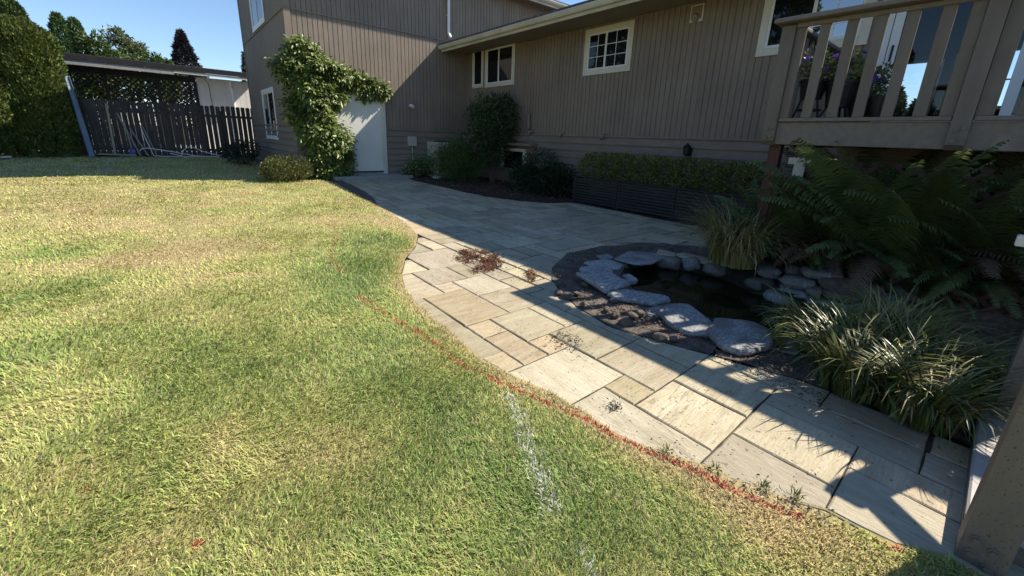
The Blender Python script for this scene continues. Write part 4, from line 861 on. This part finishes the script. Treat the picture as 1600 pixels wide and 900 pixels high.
# ------------------------------------------------------------------ ferns: each frond a piece
def frond_mesh(seed, L=1.0, npin=44, arch=.9):
    q = np.random.RandomState(seed); V = []; F = []; t = np.linspace(0, 1, npin+4); ang = math.radians(78)-arch*t**1.4*1.5; ds = L/(npin+3)
    xx = np.concatenate([[0], np.cumsum(np.cos(ang[:-1])*ds)]); zz = np.concatenate([[0], np.cumsum(np.sin(ang[:-1])*ds)]); yy = .05*np.sin(t*3+seed)*t
    for i in range(len(t)-1):
        n = len(V); r = .006*(1-t[i])+.0015
        V += [(xx[i], yy[i]-r, zz[i]), (xx[i], yy[i]+r, zz[i]), (xx[i+1], yy[i+1]+r, zz[i+1]), (xx[i+1], yy[i+1]-r, zz[i+1])]; F.append((n, n+1, n+2, n+3))
    for i in range(3, len(t)-1):
        s = t[i]; pl_ = .125*L*math.sin(math.pi*min(1, (s-.03)**.62*.97))**.8*(1-.15*s)+.006
        for sd in (-1, 1):
            l = pl_*q.uniform(.85, 1.1); a = ang[i]; fx, fz = math.cos(a), math.sin(a); sw = .38+q.uniform(-.12, .12); dr = -.14+q.uniform(-.14, .14)
            d = np.array([fx*sw, sd*.92, fz*sw+dr]); d /= np.linalg.norm(d); b = np.array([fx, 0, fz])*ds*.40; c = np.array([xx[i], yy[i], zz[i]]); n = len(V)
            V += [tuple(c-b*.7), tuple(c+d*l*.5-b*.9+[0, 0, .006]), tuple(c+d*l+[0, 0, -.02*l/.15]), tuple(c+d*l*.5+b*.9+[0, 0, .006]), tuple(c+b*.7)]; F += [(n, n+1, n+3, n+4), (n+1, n+2, n+3)]
    return rawmesh('frond', np.array(V)*S, F, m_fern)
FR = [frond_mesh(k, 1.0, 44, a) for k, a in enumerate((.55, .75, .9, 1.05, 1.25, 1.45))]
FRD = [FR[k].copy() for k in (3, 4, 5)]
for m_ in FRD: m_.materials.clear(); m_.materials.append(m_fernd)
def fern(base, nf, L, label, lean=0):
    root = empty('fern', base, label, 'fern', 'ferns under the deck edge')
    for k in range(int(nf*.35)):
        a = rnd.uniform(0, 6.283); s = L*rnd.uniform(.5, .8); inst('frond', rnd.choice(FRD), root, (base[0]+.1*math.cos(a), base[1]+.1*math.sin(a), base[2]), (rnd.uniform(-.4, .4), rnd.uniform(.1, .5), a), (s, s, s))
    nf = int(nf*1.45)
    for k in range(nf):
        a = 2*math.pi*k/nf*2.618+rnd.uniform(-.3, .3); u = rnd.random()**1.3; mi = min(5, int(u*6)); s = L*rnd.uniform(.75, 1.1)*(1, 1, .92, .8, .62, .52)[mi]
        off = .10*u; inst('frond', FR[mi], root, (base[0]+off*math.cos(a), base[1]+off*math.sin(a), base[2]), (rnd.uniform(-.5, .5), rnd.uniform(-.1, .22)+(.35*u if u > .6 else 0), a), (s, s, s))
fern((6.08, 1.15, .24), 46, 1.4, 'bushy dark fern rising above the stacked stones, leftmost of the ferns')
fern((5.98, .62, .24), 60, 1.9, 'tallest fern in the middle, its tip sunlit against the deck beam')
fern((6.1, -.05, .24), 54, 1.75, 'broad fern at right of the tallest one, below the deck post')
fern((6.4, -.75, .22), 44, 1.9, 'deep-shaded fern at the right edge under the deck')
fern((6.4, .95, .22), 34, 1.75, 'fern behind the others, close to the redwood skirt')
fern((5.72, .28, .2), 22, .95, 'small low fern drooping over the stones at the pond corner')
fern((6.0, 1.72, .15), 34, 1.25, 'small fern spreading beside the drooping grass clump')

# ------------------------------------------------------------------ strap-leaved grassy clumps
def strap(seed, L=1.0, arch=1.5):
    q = np.random.RandomState(seed); n = 7; t = np.linspace(0, 1, n); ang = math.radians(80)-arch*t**1.3; x = np.concatenate([[0], np.cumsum(np.cos(ang[:-1]))*L/(n-1)]); z = np.concatenate([[0], np.cumsum(np.sin(ang[:-1]))*L/(n-1)])
    w_ = .011*(1-t**2.5)+.0008; y = q.uniform(-.1, .1)*t**2
    V = np.empty((n, 2, 3)); V[:, 0] = np.stack([x, y-w_, z], 1); V[:, 1] = np.stack([x, y+w_, z], 1)
    F = [(2*i, 2*i+1, 2*i+3, 2*i+2) for i in range(n-1)]; return V.reshape(-1, 3), F
SM = []
for k in range(10):
    V, F = strap(k, 1.0, (1.2, 1.7, 2.1, 2.5, 2.8)[k % 5]); c = np.array([(.10, .125, .03), (.17, .195, .05), (.075, .095, .028), (.29, .30, .08), (.38, .31, .16)][k//2])
    SM.append(rawmesh('leaf_blade', V*S, F, m_strap, True, np.tile(c, (len(V), 1))))
def clump(base, npart, nstuff, L, label, spread, cols, wide=1.0, group='strap-leaved grass clumps by the pond'):
    root = empty('grass_clump', base, label, 'grass clump', group)
    def pose():
        a = rnd.uniform(0, 6.283); rr_ = spread*math.sqrt(rnd.random()); l = L*rnd.uniform(.6, 1.12)
        return (base[0]+rr_*math.cos(a), base[1]+rr_*math.sin(a), base[2]), a+rnd.uniform(-.8, .8), l, rnd.uniform(-.15, .25)
    for k in range(npart):
        p, a, l, tl = pose(); inst('leaf_blade', SM[rnd.choice(cols)], root, p, (rnd.uniform(-.2, .2), tl, a), (l, l*wide*1.15, l))
    VV = []; FF = []; CC = []; n0 = 0; pal = [(.10, .125, .03), (.17, .195, .05), (.075, .095, .028), (.29, .30, .08), (.38, .31, .16)]
    for k in range(int(nstuff*.62)):
        p, a, l, tl = pose(); V, F = strap(rnd.randrange(999), l, rnd.uniform(1.1, 3.0)); V[:, 1] *= wide*.6
        c, s = math.cos(a), math.sin(a); V = np.column_stack([V[:, 0]*c-V[:, 1]*s, V[:, 0]*s+V[:, 1]*c, V[:, 2]])+np.array(p); VV.append(V); FF += [tuple(i+n0 for i in f) for f in F]; n0 += len(V)
        CC.append(np.tile(np.array(pal[rnd.choice(cols)//2])*rnd.uniform(.75, 1.2), (len(V), 1)))
    o = mk('leaves', np.concatenate(VV), FF, m_strap, root, smooth=True, col=np.concatenate(CC)); o['kind'] = 'stuff'
clump((5.55, 2.02, .14), 90, 1100, 1.0, 'pale drooping grass clump at the far right end of the pond', .30, [6, 8, 8, 9, 9, 3, 7, 8, 6, 0])
clump((3.95, .70, .02), 40, 380, .54, 'bright grass clump leaning over the water next to the largest slab', .16, [0, 2, 2, 3, 6, 6, 7, 3, 8])
clump((3.44, .34, .02), 50, 520, .62, 'dark grass clump nearest the paving in the row by the pond', .20, [0, 1, 4, 5, 2, 3, 4, 8])
clump((4.22, .40, .02), 50, 520, .58, 'sunlit yellowish grass clump in the middle of the row', .20, [2, 3, 6, 6, 7, 8, 0, 4, 3])
clump((3.38, .0, .02), 46, 520, .58, 'dark grass clump at the foot of the stairs', .18, [0, 1, 4, 5, 4, 2, 8])
clump((4.0, .05, .02), 50, 520, .58, 'grass clump touching the far newel post', .20, [0, 2, 3, 4, 6, 1, 8])
clump((4.66, .25, .03), 40, 480, .56, 'grass clump farthest back in the row, before the stones', .20, [2, 3, 6, 7, 8, 9, 0])
clump((3.98, -.22, .02), 30, 240, .5, 'grass clump half hidden behind the far newel post', .16, [0, 1, 4, 5, 8])
clump((3.68, .88, .02), 16, 40, .34, 'little upright tuft at the end of the granite slabs', .05, [0, 2, 2, 3])
for k, (x, y) in enumerate(((1.94, .60), (2.02, .40), (1.86, .82), (2.09, .28))):
    clump((x-.0, y, .0), 5, 40, .055, ('thin weed tuft on the black edging, brightest of four', 'thin weed tuft on the edging, next one toward the stairs', 'sparse weed tuft where the red line meets the paving', 'last weed tuft on the edging by the post shadow')[k], .025, [2, 3, 6, 7], .35, 'weed tufts along the black edging')

# ------------------------------------------------------------------ loose litter
def flakes(name, poly, n, size, cols, label, cat, zoff=.006, soft=.06, m_=m_flake, kind=None, clusters=0):
    P = np.array(poly); c = P.mean(0); a = RS.uniform(P.min(0), P.max(0), (n*4, 2)); k = inside(a[:, 0], a[:, 1], poly)
    d = fbm(a[:, 0]*9, a[:, 1]*9, 77) if clusters else np.ones(len(a))
    a = a[k & (d > .42*(clusters > 0))][:n]; a += RS.normal(0, soft, a.shape)*(RS.uniform(0, 1, (len(a), 1)) < .3); m = len(a)
    z = zg(a[:, 0], a[:, 1])+zoff+RS.uniform(0, .014, m); th = RS.uniform(0, 6.28, m); D = np.column_stack([np.cos(th), np.sin(th), RS.normal(0, .35, m)])
    V, F, C = leafcloud(np.column_stack([a, z]), D, size*RS.uniform(.5, 1.5, m), size*.5*RS.uniform(.5, 1.2, m), np.array(cols)[RS.randint(0, len(cols), m)]*RS.uniform(.7, 1.25, (m, 1)), fold=.5, up=np.tile([[0, 0, 1.0]], (m, 1)))
    return mk(name, V, F, m_, base=(c[0], c[1], 0), col=C, label=label, cat=cat, kind=kind)
BR = [(.17, .075, .04), (.12, .05, .028), (.22, .11, .06), (.09, .04, .025)]; GR = [(.10, .09, .075), (.15, .13, .10), (.07, .06, .05)]
flakes('bark_pile', [(3.15, 4.85), (3.43, 4.66), (3.40, 4.3), (3.19, 3.94), (2.84, 3.80), (2.69, 3.86), (2.86, 4.2), (2.82, 4.5)], 2300, .034, BR, 'spilled reddish bark patch on the sunlit paving', 'bark pile', clusters=1, kind='stuff')
flakes('bark_pile', [(3.27, 3.55), (3.38, 3.58), (3.26, 3.40), (3.10, 3.22), (3.10, 3.33)], 330, .036, [(.24, .14, .06), (.18, .09, .045)], 'small bark clump on the paving beside the shadow edge', 'bark pile', kind='stuff')
flakes('leaf_crumbs', [(2.30, 2.15), (2.47, 2.14), (2.44, 1.93), (2.25, 1.85), (2.18, 1.97)], 170, .024, GR, 'scatter of grey-brown crumbs at the joint of the white slab', 'debris', kind='stuff')
flakes('dirt_spot', [(1.90, 1.26), (1.98, 1.26), (1.98, 1.20), (1.9, 1.20)], 90, .018, GR, 'small dirt spot on the slab beside the red line', 'dirt spot', soft=.02)
flakes('leaf_litter', [(1.75, .4), (3.1, 0), (3.1, 2.2), (3.4, 3.4), (4.4, 4.1), (3.2, 6), (2.2, 4.7), (1.8, 3.2)], 560, .016, GR+BR, None, None, kind='stuff')
flakes('bed_litter', [(3.0, .3), (3.7, .9), (3.3, 1.4), (3.5, 2.2), (3.6, 2.9), (4.1, 3.4), (5.5, 3.3), (5.5, 3.6), (4.4, 3.85), (3.3, 3.1), (2.95, 2.3), (3.1, 1.3)], 2600, .026, BR+GR+[(.20, .17, .12)], None, None, zoff=.02, kind='stuff')
flakes('mulch_litter', [(6.4, 12.9), (6.6, 10.5), (7.2, 8.3), (8.3, 7.5), (9.2, 8), (9.2, 13.5)], 3000, .05, BR+[(.3, .24, .17)], None, None, zoff=.03, kind='stuff')
flakes('edge_litter', [(1.78, .95), (1.84, .78), (2.0, .36), (2.11, .18), (2.06, .14), (1.94, .36), (1.76, .85)], 420, .018, GR+[(.3, .26, .18)], None, None, kind='stuff')
# bare dry roots and clods on the pond's near bank
for k in range(16):
    x, y = rnd.uniform(3.0, 3.5), rnd.uniform(1.4, 2.8); s = rnd.uniform(.05, .13)
    mk('soil_clod', rock_verts((x, y, .03), (s, s*rnd.uniform(.7, 1.2), s*.6), rnd.uniform(0, 3), 200+k), IF, m_soil, base=(x, y, 0), smooth=True, label='crumbly dark soil clod on the bare bank beside the rim slabs', cat='soil clod', group='soil clods on the pond bank')

# ------------------------------------------------------------------ things by the far wall
ac = empty('air_conditioner', (7.9, 13.5, .18), 'beige air conditioner unit behind the round shrub', 'air conditioner')
MB().box(7.45, 8.4, 13.1, 13.9, .27, 1.40, .02).build('cabinet', m_ac, ac); MB().box(7.3, 8.6, 12.9, 13.95, .16, .25, .01).build('pad', m_concrete, ac)
g = MB()
for k in range(12): g.box(7.52, 8.33, 13.085, 13.099, .40+.07*k, .43+.07*k, .002)
g.build('grille', m_black, ac); tp = MB(); tp.lathe((7.93, 13.5, 1.40), [(.36, 0), (.36, .03), (.05, .06)], 18); tp.build('fan_guard', m_black, ac)
hs = MB(); hs.tube([(7.35, 12.72, .20), (7.2, 12.6, .19), (7.05, 12.75, .2), (7.2, 12.95, .2), (7.4, 12.85, .2), (7.3, 12.65, .2), (7.1, 12.7, .2)], .022, 7); hs.build('hose_coil', m_white, label='pale hose loops on the mulch between two shrubs', cat='hose')

# ------------------------------------------------------------------ deck pots and flowers
def pot(x, y, z, r, h, label, nfl, hang=False, violet=.12):
    root = empty('flower_pot', (x, y, z), label, 'flower pot', 'flower pots on the deck'); mb = MB(); mb.lathe((x, y, z), [(r*.72, .0), (r*.95, h*.9), (r*1.04, h*.9), (r*1.04, h), (r*.9, h), (r*.88, h*.93)], 18); mb.build('pot', m_black, root)
    if not hang:
        sd = MB()
        for k in range(3):
            a = k*2.09; sd.tube([(x+r*.6*math.cos(a), y+r*.6*math.sin(a), z+.02), (x+r*1.1*math.cos(a), y+r*1.1*math.sin(a), 1.93)], .012, 6)
        sd.tube([(x+r*.85*math.cos(t), y+r*.85*math.sin(t), z-.12) for t in np.linspace(0, 6.283, 13)], .01, 5); sd.build('stand', m_black, root)
    p, d = blob_points(nfl, (x, y, z+h+.12), (r*1.25, r*1.25, .2), .3, .2, int(x*50)); n = len(p)
    V, F, C = leafcloud(p, d+RS.normal(0, .5, p.shape), .055*RS.uniform(.7, 1.3, n), .025, tint(n, (.11, .15, .05), .3, (.2, .22, .1), .2)); mk('foliage', V, F, m_leaf, root, col=C)
    for k in range(int(nfl*violet/10)):
        c, dd = blob_points(1, (x, y, z+h+.14), (r*1.3, r*1.3, .22), .9, .1, k); c = c[0]; dd = dd[0]+np.array([-.6, 0, .2]); dd /= np.linalg.norm(dd); a = np.cross(dd, [0, 0, 1.]); a /= np.linalg.norm(a); b = np.cross(dd, a); V = [c]+[c+.034*(a*math.cos(t)+b*math.sin(t))+dd*.02*(1+(i % 2)*.4) for i, t in enumerate(np.linspace(0, 6.283, 11)[:-1])]
        mk('blossom', V, [(0, i+1, (i+1) % 10+1) for i in range(10)], m_flower, root)
pot(6.08, 1.70, 2.20, .15, .22, 'black pot of violet petunias at the deck corner', 380)
pot(6.10, 1.42, 2.10, .17, .28, 'larger black pot with pale green trailing leaves beside the corner pot', 480)
pot(6.25, 1.24, 1.95, .17, .25, 'dark bushy pot between the third and fourth balusters', 520, True, .06)
pot(6.10, 1.06, 1.95, .09, .26, 'pot with deep violet hanging flowers before the white door jamb', 240, True, .35)

# ------------------------------------------------------------------ fence and things leaning on it
fence = empty('picket_fence', (.4, 22, .35), 'tall weathered dark picket fence at the back of the lawn', 'fence')
x = -2.55; k = 0
while x < 3.5:
    wd = .152+rnd.uniform(-.006, .006); gp_ = rnd.choice([.006, .008, .012, .016]) if x < 1.3 else .030; zt = 2.44+.05*(x+2.5)/6+rnd.uniform(-.02, .02); z0 = .42+rnd.uniform(-.02, .03); c = .03
    mb = MB(); mb.extrude([(x, z0), (x+wd, z0), (x+wd, zt-c), (x+wd-c, zt), (x+c, zt), (x, zt-c)], 'y', 21.995+rnd.uniform(-.005, .005), 22.018); mb.build('picket', m_fence, fence); x += wd+gp_; k += 1
for z in (.62, 2.02): MB().box(-2.6, 3.5, 22.03, 22.08, z, z+.1).build('rail', m_fence, fence)
for x in (-2.55, -.3, 1.95): MB().box(x, x+.11, 22.085, 22.19, .2, 2.3).build('post', m_fence, fence)
def lean(name, p, q, wx, wz, m_, label, cat): mb = MB(); mb.beam(p, q, wx, wz); return mb.build(name, m_, label=label, cat=cat)
gt_ = MB(); p0, p1 = Vector((-2.10, 21.35, .42)), Vector((-2.30, 21.75, 3.15)); gt_.beam(p0, p1, .11, .012); gt_.beam(p0+Vector((-.06, 0, .0)), p1+Vector((-.06, 0, 0)), .012, .08); gt_.beam(p0+Vector((.06, 0, .0)), p1+Vector((.06, 0, 0)), .012, .08); gt_.build('leaning_gutter', m_blue, label='pale blue metal channel leaning upright between the hedge and fence', cat='metal channel')
lean('leaning_board', (-1.50, 21.75, .5), (-1.46, 21.97, 2.32), .07, .03, m_wood, 'upright grey board leaning on the fence, nearest the hedge', 'board')
lean('leaning_pole', (-.78, 21.65, .42), (-1.22, 21.97, 2.0), .045, .045, m_wood, 'slanted wooden pole leaning on the fence next to the shovel', 'pole')
lean('leaning_pole', (-.55, 21.65, .42), (-.95, 21.97, 1.45), .04, .04, m_wood, 'shorter slanted stick right of the longer leaning pole', 'pole')
lean('leaning_pole', (-.30, 21.65, .45), (-.62, 21.97, 1.75), .03, .03, m_wood, 'thin pale stick leaning on the fence, rightmost of the sticks', 'pole')
sh = empty('shovel', (-1.0, 21.6, .42), 'shovel with blue blade standing against the fence', 'shovel'); mb = MB(); mb.tube([(-1.0, 21.6, .75), (-1.08, 21.96, 1.75)], .022, 8); mb.build('handle', m_wood, sh); mb = MB(); mb.box(-1.07, -.93, 21.57, 21.59, .42, .72, .005); mb.build('blade', m_bluep, sh)
lean('fallen_board', (-1.95, 21.6, .50), (-.9, 21.55, .46), .10, .05, m_wood, 'grey board lying on the ground along the fence foot', 'board')
def bent(pts, r, label): mb = MB(); mb.tube(pts, r, 7); mb.build('tube_frame', m_white, label=label, cat='tube frame', group='white tube frames on the grass')
bent([(-.78, 21.6, .62), (-.72, 21.55, .70), (-.55, 21.5, .74), (.1, 21.45, .63), (.9, 21.4, .45), (1.5, 21.4, .43)], .016, 'long bent white tube lying along the fence foot')
bent([(-.62, 21.9, 1.45), (-.48, 21.7, .8), (-.40, 21.55, .45), (-.2, 21.5, .43), (1.7, 21.45, .42)], .014, 'white tube frame with a tall leg leaning on the fence')
bent([(.45, 21.5, .46), (.55, 21.45, .68), (.70, 21.42, .80), (.88, 21.42, .79), (1.2, 21.42, .62), (1.75, 21.45, .45)], .016, 'arched white tube frame near the middle of the fence')
bent([(.1, 21.4, .55), (.4, 21.4, .47), (.6, 21.3, .40)], .014, 'short white tube crossing under the arched frame')
hs = MB(); hs.tube([(-5.3, 20.7, .40), (-4.8, 20.75, .41), (-4.2, 20.8, .42), (-3.95, 20.95, .43), (-4.1, 21.05, .43), (-4.6, 21.0, .42), (-5.2, 20.95, .41)], .035, 8); hs.tube([(-5.2, 20.85, .44), (-4.3, 20.9, .46)], .03, 8); hs.build('hose_coil', m_white, label='pale hose lying folded on the grass before the tall hedge', cat='hose')

sheet('driveway', [(-2.2, 22.5), (5, 22.5), (5, 33), (-2.2, 33)], 2.0, lambda x, y: zg(x, y)+.02, m_pale, kind='structure')
# ------------------------------------------------------------------ neighbour's carport behind the fence
cp = empty('carport', (.5, 26.3, .4), 'neighbour carport with dark low roof, lattice screens and a pale wall', 'carport')
mb = MB(); mb.extrude([(25.5, 4.30), (25.5, 4.08), (25.55, 4.08), (31.5, 4.75), (31.5, 4.95)], 'x', -6.5, 4.3); mb.build('roof', m_carport, cp)
MB().box(-6.5, .80, 25.53, 25.58, 3.88, 4.07, .005).build('fascia', m_fascia, cp); MB().box(.81, 4.3, 25.53, 25.58, 3.96, 4.07, .005).build('fascia', m_wallw, cp)
MB().box(-6.4, 1.60, 26.25, 26.35, 3.66, 3.92).build('beam', m_carport, cp)
for x in (-2.75, -1.68, .10, 1.50): MB().box(x, x+.13, 26.24, 26.36, .3, 3.66).build('post', m_carport, cp)
MB().box(-2.6, -1.69, 26.28, 26.33, 3.18, 3.24).build('rail', m_carport, cp)
for (a, b, z0, z1) in ((-2.6, -1.69, 3.24, 3.65), (-1.54, .09, 2.2, 3.65), (.24, 1.49, 2.2, 3.65)): lattice(cp, 'lattice_panel', 'x', 26.3, a, b, z0, z1, .22, .055, m_carport)
def cpw(a0, a1):
    pr = []; V = []; F = []; n = 9; st = (a1-a0)/n
    for k in range(n+1): c = a0+k*st; pr += [(c-.006, 0), (c-.006, .012), (c+.006, .012), (c+.006, 0)]
    for (a, d) in pr: V += [(a, 26.3+d, .4), (a, 26.3+d, 3.93)]
    for k in range(len(pr)-1): F.append((2*k, 2*k+2, 2*k+3, 2*k+1))
    mk('wall', V, F, m_wallw, cp)
cpw(1.64, 4.2); MB().box(1.64, 4.2, 26.33, 26.4, .3, 3.95).build('wall', m_wallw, cp)
mb = MB(); mb.tube([(3.02, 26.2, 3.9), (3.02, 26.2, 3.55), (3.06, 26.24, 3.4), (3.08, 26.24, .5)], .055, 10); mb.build('downspout', m_white, cp)
mb = MB(); mb.tube([(1.95, 26.27, 3.9), (2.1, 26.27, 3.7), (2.15, 26.27, 2.2)], .012, 6); mb.build('cable', m_black, cp)

# ------------------------------------------------------------------ clipped conifers, background trees
def conifer(name, base, h, r, label, n, col, hi, ph=.25, L=.16, W=.06, prof=None, group=None, lump=.10, trunk=.12, cat='tree', up=.9):
    root = empty(name, base, label, cat, group); u = RS.uniform(0, 1, n)**.8; prof = prof or (lambda t: np.minimum(1, .75+.9*t)*np.sqrt(np.clip(1-t**2.6, 0, 1)))
    th = RS.uniform(0, 6.283, n); q = np.random.RandomState(int(abs(base[0])*37+abs(base[1])*3+h*7) % 99999); ph_ = q.uniform(0, 6, 6)
    lum = 1+lump*(np.sin(th*3+u*7+ph_[0])+np.sin(th*5-u*11+ph_[1])+.7*np.sin(th*9+u*19+ph_[2])+.7*np.sin(th*4-u*31+ph_[3]))/2
    rad = r*prof(u)*lum*(.80+.22*np.sqrt(RS.uniform(0, 1, n))); P = np.column_stack([base[0]+rad*np.cos(th), base[1]+rad*np.sin(th), base[2]+.1+u*h])
    D = np.column_stack([np.cos(th)*.55, np.sin(th)*.55, np.full(n, up)])+RS.normal(0, .35, (n, 3)); ta = th+RS.normal(0, .75, n); nor = np.column_stack([np.cos(ta), np.sin(ta), np.full(n, .1)])
    V, F, C = leafcloud(P, D, L*RS.uniform(.6, 1.3, n), W*RS.uniform(.7, 1.3, n), tint(n, col, .3, hi, ph), up=nor); mk('crown', V, F, m_leafd, root, col=C)
    mb = MB(); mb.tube([(base[0], base[1], base[2]-.1), (base[0], base[1], base[2]+h*.5), (base[0], base[1], base[2]+h*.85)], trunk, 8, .03); mb.build('trunk', m_barkw, root); return root
flat_top = lambda t: (1-np.clip((t-.86)/.14, 0, 1)**2*.75)*(.80+.28*np.sin(np.pi*np.clip(t*.8+.1, 0, 1)))
AG = 'arborvitae hedge at the lawn end'
conifer('arborvitae', (-3.18, 21.85, .3), 4.35, .78, 'huge clipped arborvitae with a rounded flat top left of the fence', 30000, (.085, .12, .03), (.17, .20, .05), .3, .14, .06, flat_top, AG, .08, .16)
conifer('arborvitae', (-4.75, 21.2, .3), 3.6, .92, 'shorter arborvitae cut off by the left edge of the picture', 22000, (.085, .12, .03), (.17, .20, .05), .3, .14, .06, flat_top, AG, .08, .16)
conifer('arborvitae', (-3.62, 24.6, .3), 5.35, .72, 'arborvitae tip rising behind the huge clipped one', 8000, (.06, .10, .03), (.11, .15, .045), .25, .16, .06, None, AG, .1, .2)
conifer('arborvitae', (-4.55, 25.0, .3), 5.25, .75, 'dark arborvitae top at the upper left corner', 8000, (.05, .085, .028), (.09, .13, .04), .25, .16, .06, None, AG, .1, .2)
BT = 'trees behind the carport'
conifer('columnar_tree', (-3.62, 36, .4), 6.85, .62, 'slim columnar tree, taller of the pair above the carport roof', 5200, (.07, .12, .04), (.13, .19, .06), .25, .2, .08, None, BT, .12)
conifer('columnar_tree', (-3.0, 36.2, .4), 6.75, .60, 'slim columnar tree just right of the taller one', 5200, (.08, .13, .045), (.14, .2, .065), .25, .2, .08, None, BT, .12)
conifer('columnar_tree', (-4.35, 37, .4), 5.7, .8, 'dark columnar tree peeking between the clipped hedge and the pair', 4000, (.03, .055, .02), (.05, .08, .03), .25, .2, .08, None, BT, .12)
def tree(base, blobs, n, L, col, hi, label, trunk_h, shell=.45, lump=.28, ph=.25, group=BT, name='leafy_tree'):
    root = empty(name, base, label, 'tree', group); P = []; D = []
    tot = sum(b[3]*b[5] for b in blobs)
    for k, b in enumerate(blobs): p, d = blob_points(int(n*b[3]*b[5]/tot), b[:3], b[3:6], shell, lump, k+int(abs(base[0])*9)); P.append(p); D.append(d)
    P = np.concatenate(P); D = np.concatenate(D); m = len(P)
    V, F, C = leafcloud(P, D+RS.normal(0, .7, P.shape)+[0, 0, .2], L*RS.uniform(.6, 1.3, m), L*.5*RS.uniform(.7, 1.2, m), tint(m, col, .3, hi, ph)); mk('crown', V, F, m_leaf, root, col=C)
    mb = MB(); mb.tube([np.array(base)-[0, 0, .1], np.array(base)+[.1, 0, trunk_h*.6], np.array(base)+[0, .1, trunk_h]], .16, 8, .08)
    for b in blobs[:6]: mb.tube([np.array(base)+[0, 0, trunk_h*.75], (np.array(base)+[0, 0, trunk_h]+np.array(b[:3]))/2, b[:3]], .06, 6, .02)
    mb.build('trunk', m_barkw, root); return root
tree((-2.2, 36, .4), [(-2.3, 35.8, 5.6, .6, .6, 1.1), (-1.7, 35.9, 5.0, .8, .7, 1.1), (-2.4, 36, 4.0, .9, .8, 1.2), (-1.5, 36, 3.8, .9, .8, 1.2)], 7000, .2, (.075, .12, .03), (.16, .2, .05), 'dense rounded green tree over the middle of the carport roof', 3.5)
tree((-.9, 38, .4), [(-1.3, 38, 6.9, .55, .5, .6), (-.9, 38, 6.2, .7, .6, .7), (-.35, 38, 6.0, .5, .5, .7), (-.7, 38, 5.2, .8, .7, .7)], 3200, .2, (.13, .17, .07), (.22, .25, .12), 'airy pale tree behind the dense rounded one, sky showing through', 5.0, .15, .35, .3)
tree((-.1, 36, .4), [(-.2, 36, 5.1, .6, .5, .7), (-.9, 36, 4.6, .6, .5, .8), (-.1, 36, 3.9, .8, .6, .9)], 4200, .18, (.07, .11, .03), (.13, .17, .05), 'yellow-green rounded bush tree right of the airy tree', 3.0)
tree((.45, 36, .4), [(.45, 36, 5.2, .38, .4, .7), (.45, 36, 4.2, .5, .5, .9)], 2600, .18, (.06, .10, .028), (.11, .15, .04), 'small bright tree top, first of two beside the purple spruce', 3.0)
tree((.95, 36.3, .4), [(.95, 36.3, 5.1, .35, .4, .7), (1.3, 36.2, 4.9, .35, .4, .5), (.95, 36.3, 4.1, .6, .5, .9)], 2800, .18, (.07, .11, .03), (.13, .16, .05), 'small bright tree top touching the purple spruce', 3.0)
conifer('purple_spruce', (1.98, 39, .4), 7.45, 2.3, 'dark purplish conical tree against the sky beyond the roof', 12000, (.040, .036, .042), (.065, .058, .065), .3, .24, .09, lambda t: np.clip(1.01-t, 0, 1)*(1.12-.35*((t*13) % 1)), BT, .22, .15, up=.1)
conifer('far_conifer', (7.0, 48, .4), 7.9, 1.0, 'tiny conifer tip showing beside the house corner above the roof', 2000, (.03, .055, .022), (.05, .08, .03), .25, .3, .1, lambda t: np.clip(1.02-t, 0, 1)**.9, BT, .2, .15, up=.2)
for (x, y, h, r, lb) in ((-8.2, 24, 5.0, 1.6, 'arborvitae outside the left edge beyond the shorter one'), (-12, 30, 8, 2.4, 'broad conifer far left behind the hedge')):
    conifer('arborvitae', (x, y, .4), h, r, lb, 3000, (.05, .085, .028), (.09, .13, .04), .25, .25, .1, None, None, .1)
for (x, y, h, r, lb) in ((-23, 31, 16, 4.2, 'unseen very tall conifer added across the yard beyond the arborvitae corner'), (-18, 38, 16, 4.2, 'unseen very tall conifer added far across the yard behind the carport side'), (-24, 15.5, 18, 3.6, 'tallest added tree across the yard, darkening the mirror image in the kitchen window'), (-25, 22.5, 15, 4.0, 'unseen tall broad conifer added across the yard between two taller ones')):  # out-of-view trees added to darken window reflections and the wing walls
    conifer('garden_conifer', (x, y, .3), h, r, lb, 4500, (.035, .065, .025), (.06, .10, .04), .25, .75, .36, lambda t: np.clip(1.02-t, 0, 1)**.5, None, .2, .3, up=.2)
for (x, y, h, r, lb) in ((48, 5.6, 5.6, 1.3, 'conifer behind the house, seen through the deck door'), (52, 8.2, 7.2, 2.2, 'broad dark tree behind the house, seen through the grid window')):
    conifer('garden_conifer', (x, y, 0), h, r, lb, 2600, (.03, .055, .022), (.05, .08, .03), .25, .6, .3, lambda t: np.clip(1.02-t, 0, 1)**.8, None, .2, .3, up=.2)
# conifers across the yard, seen mirrored in the deck door
for k, (x, y, h, r) in enumerate(((-24, 2, 7, 2.0), (-26, 7, 9, 2.4), (-25, 11, 6.5, 2.2), (-27, -3, 8, 2.2), (-24, 16, 9, 2.6))):
    conifer('garden_conifer', (x, y, 0), h, r, ('conifer across the yard mirrored in the deck door, next to the tallest', 'tallest conifer across the yard, mirrored in the deck door', 'low broad conifer across the yard', 'conifer across the yard nearest the stairs side', 'wide conifer across the yard nearest the hedge')[k], 1600, (.035, .065, .025), (.06, .10, .04), .25, .5, .2, lambda t: np.clip(1.02-t, 0, 1)**.9, 'conifers across the yard', .2, .2, up=.2)
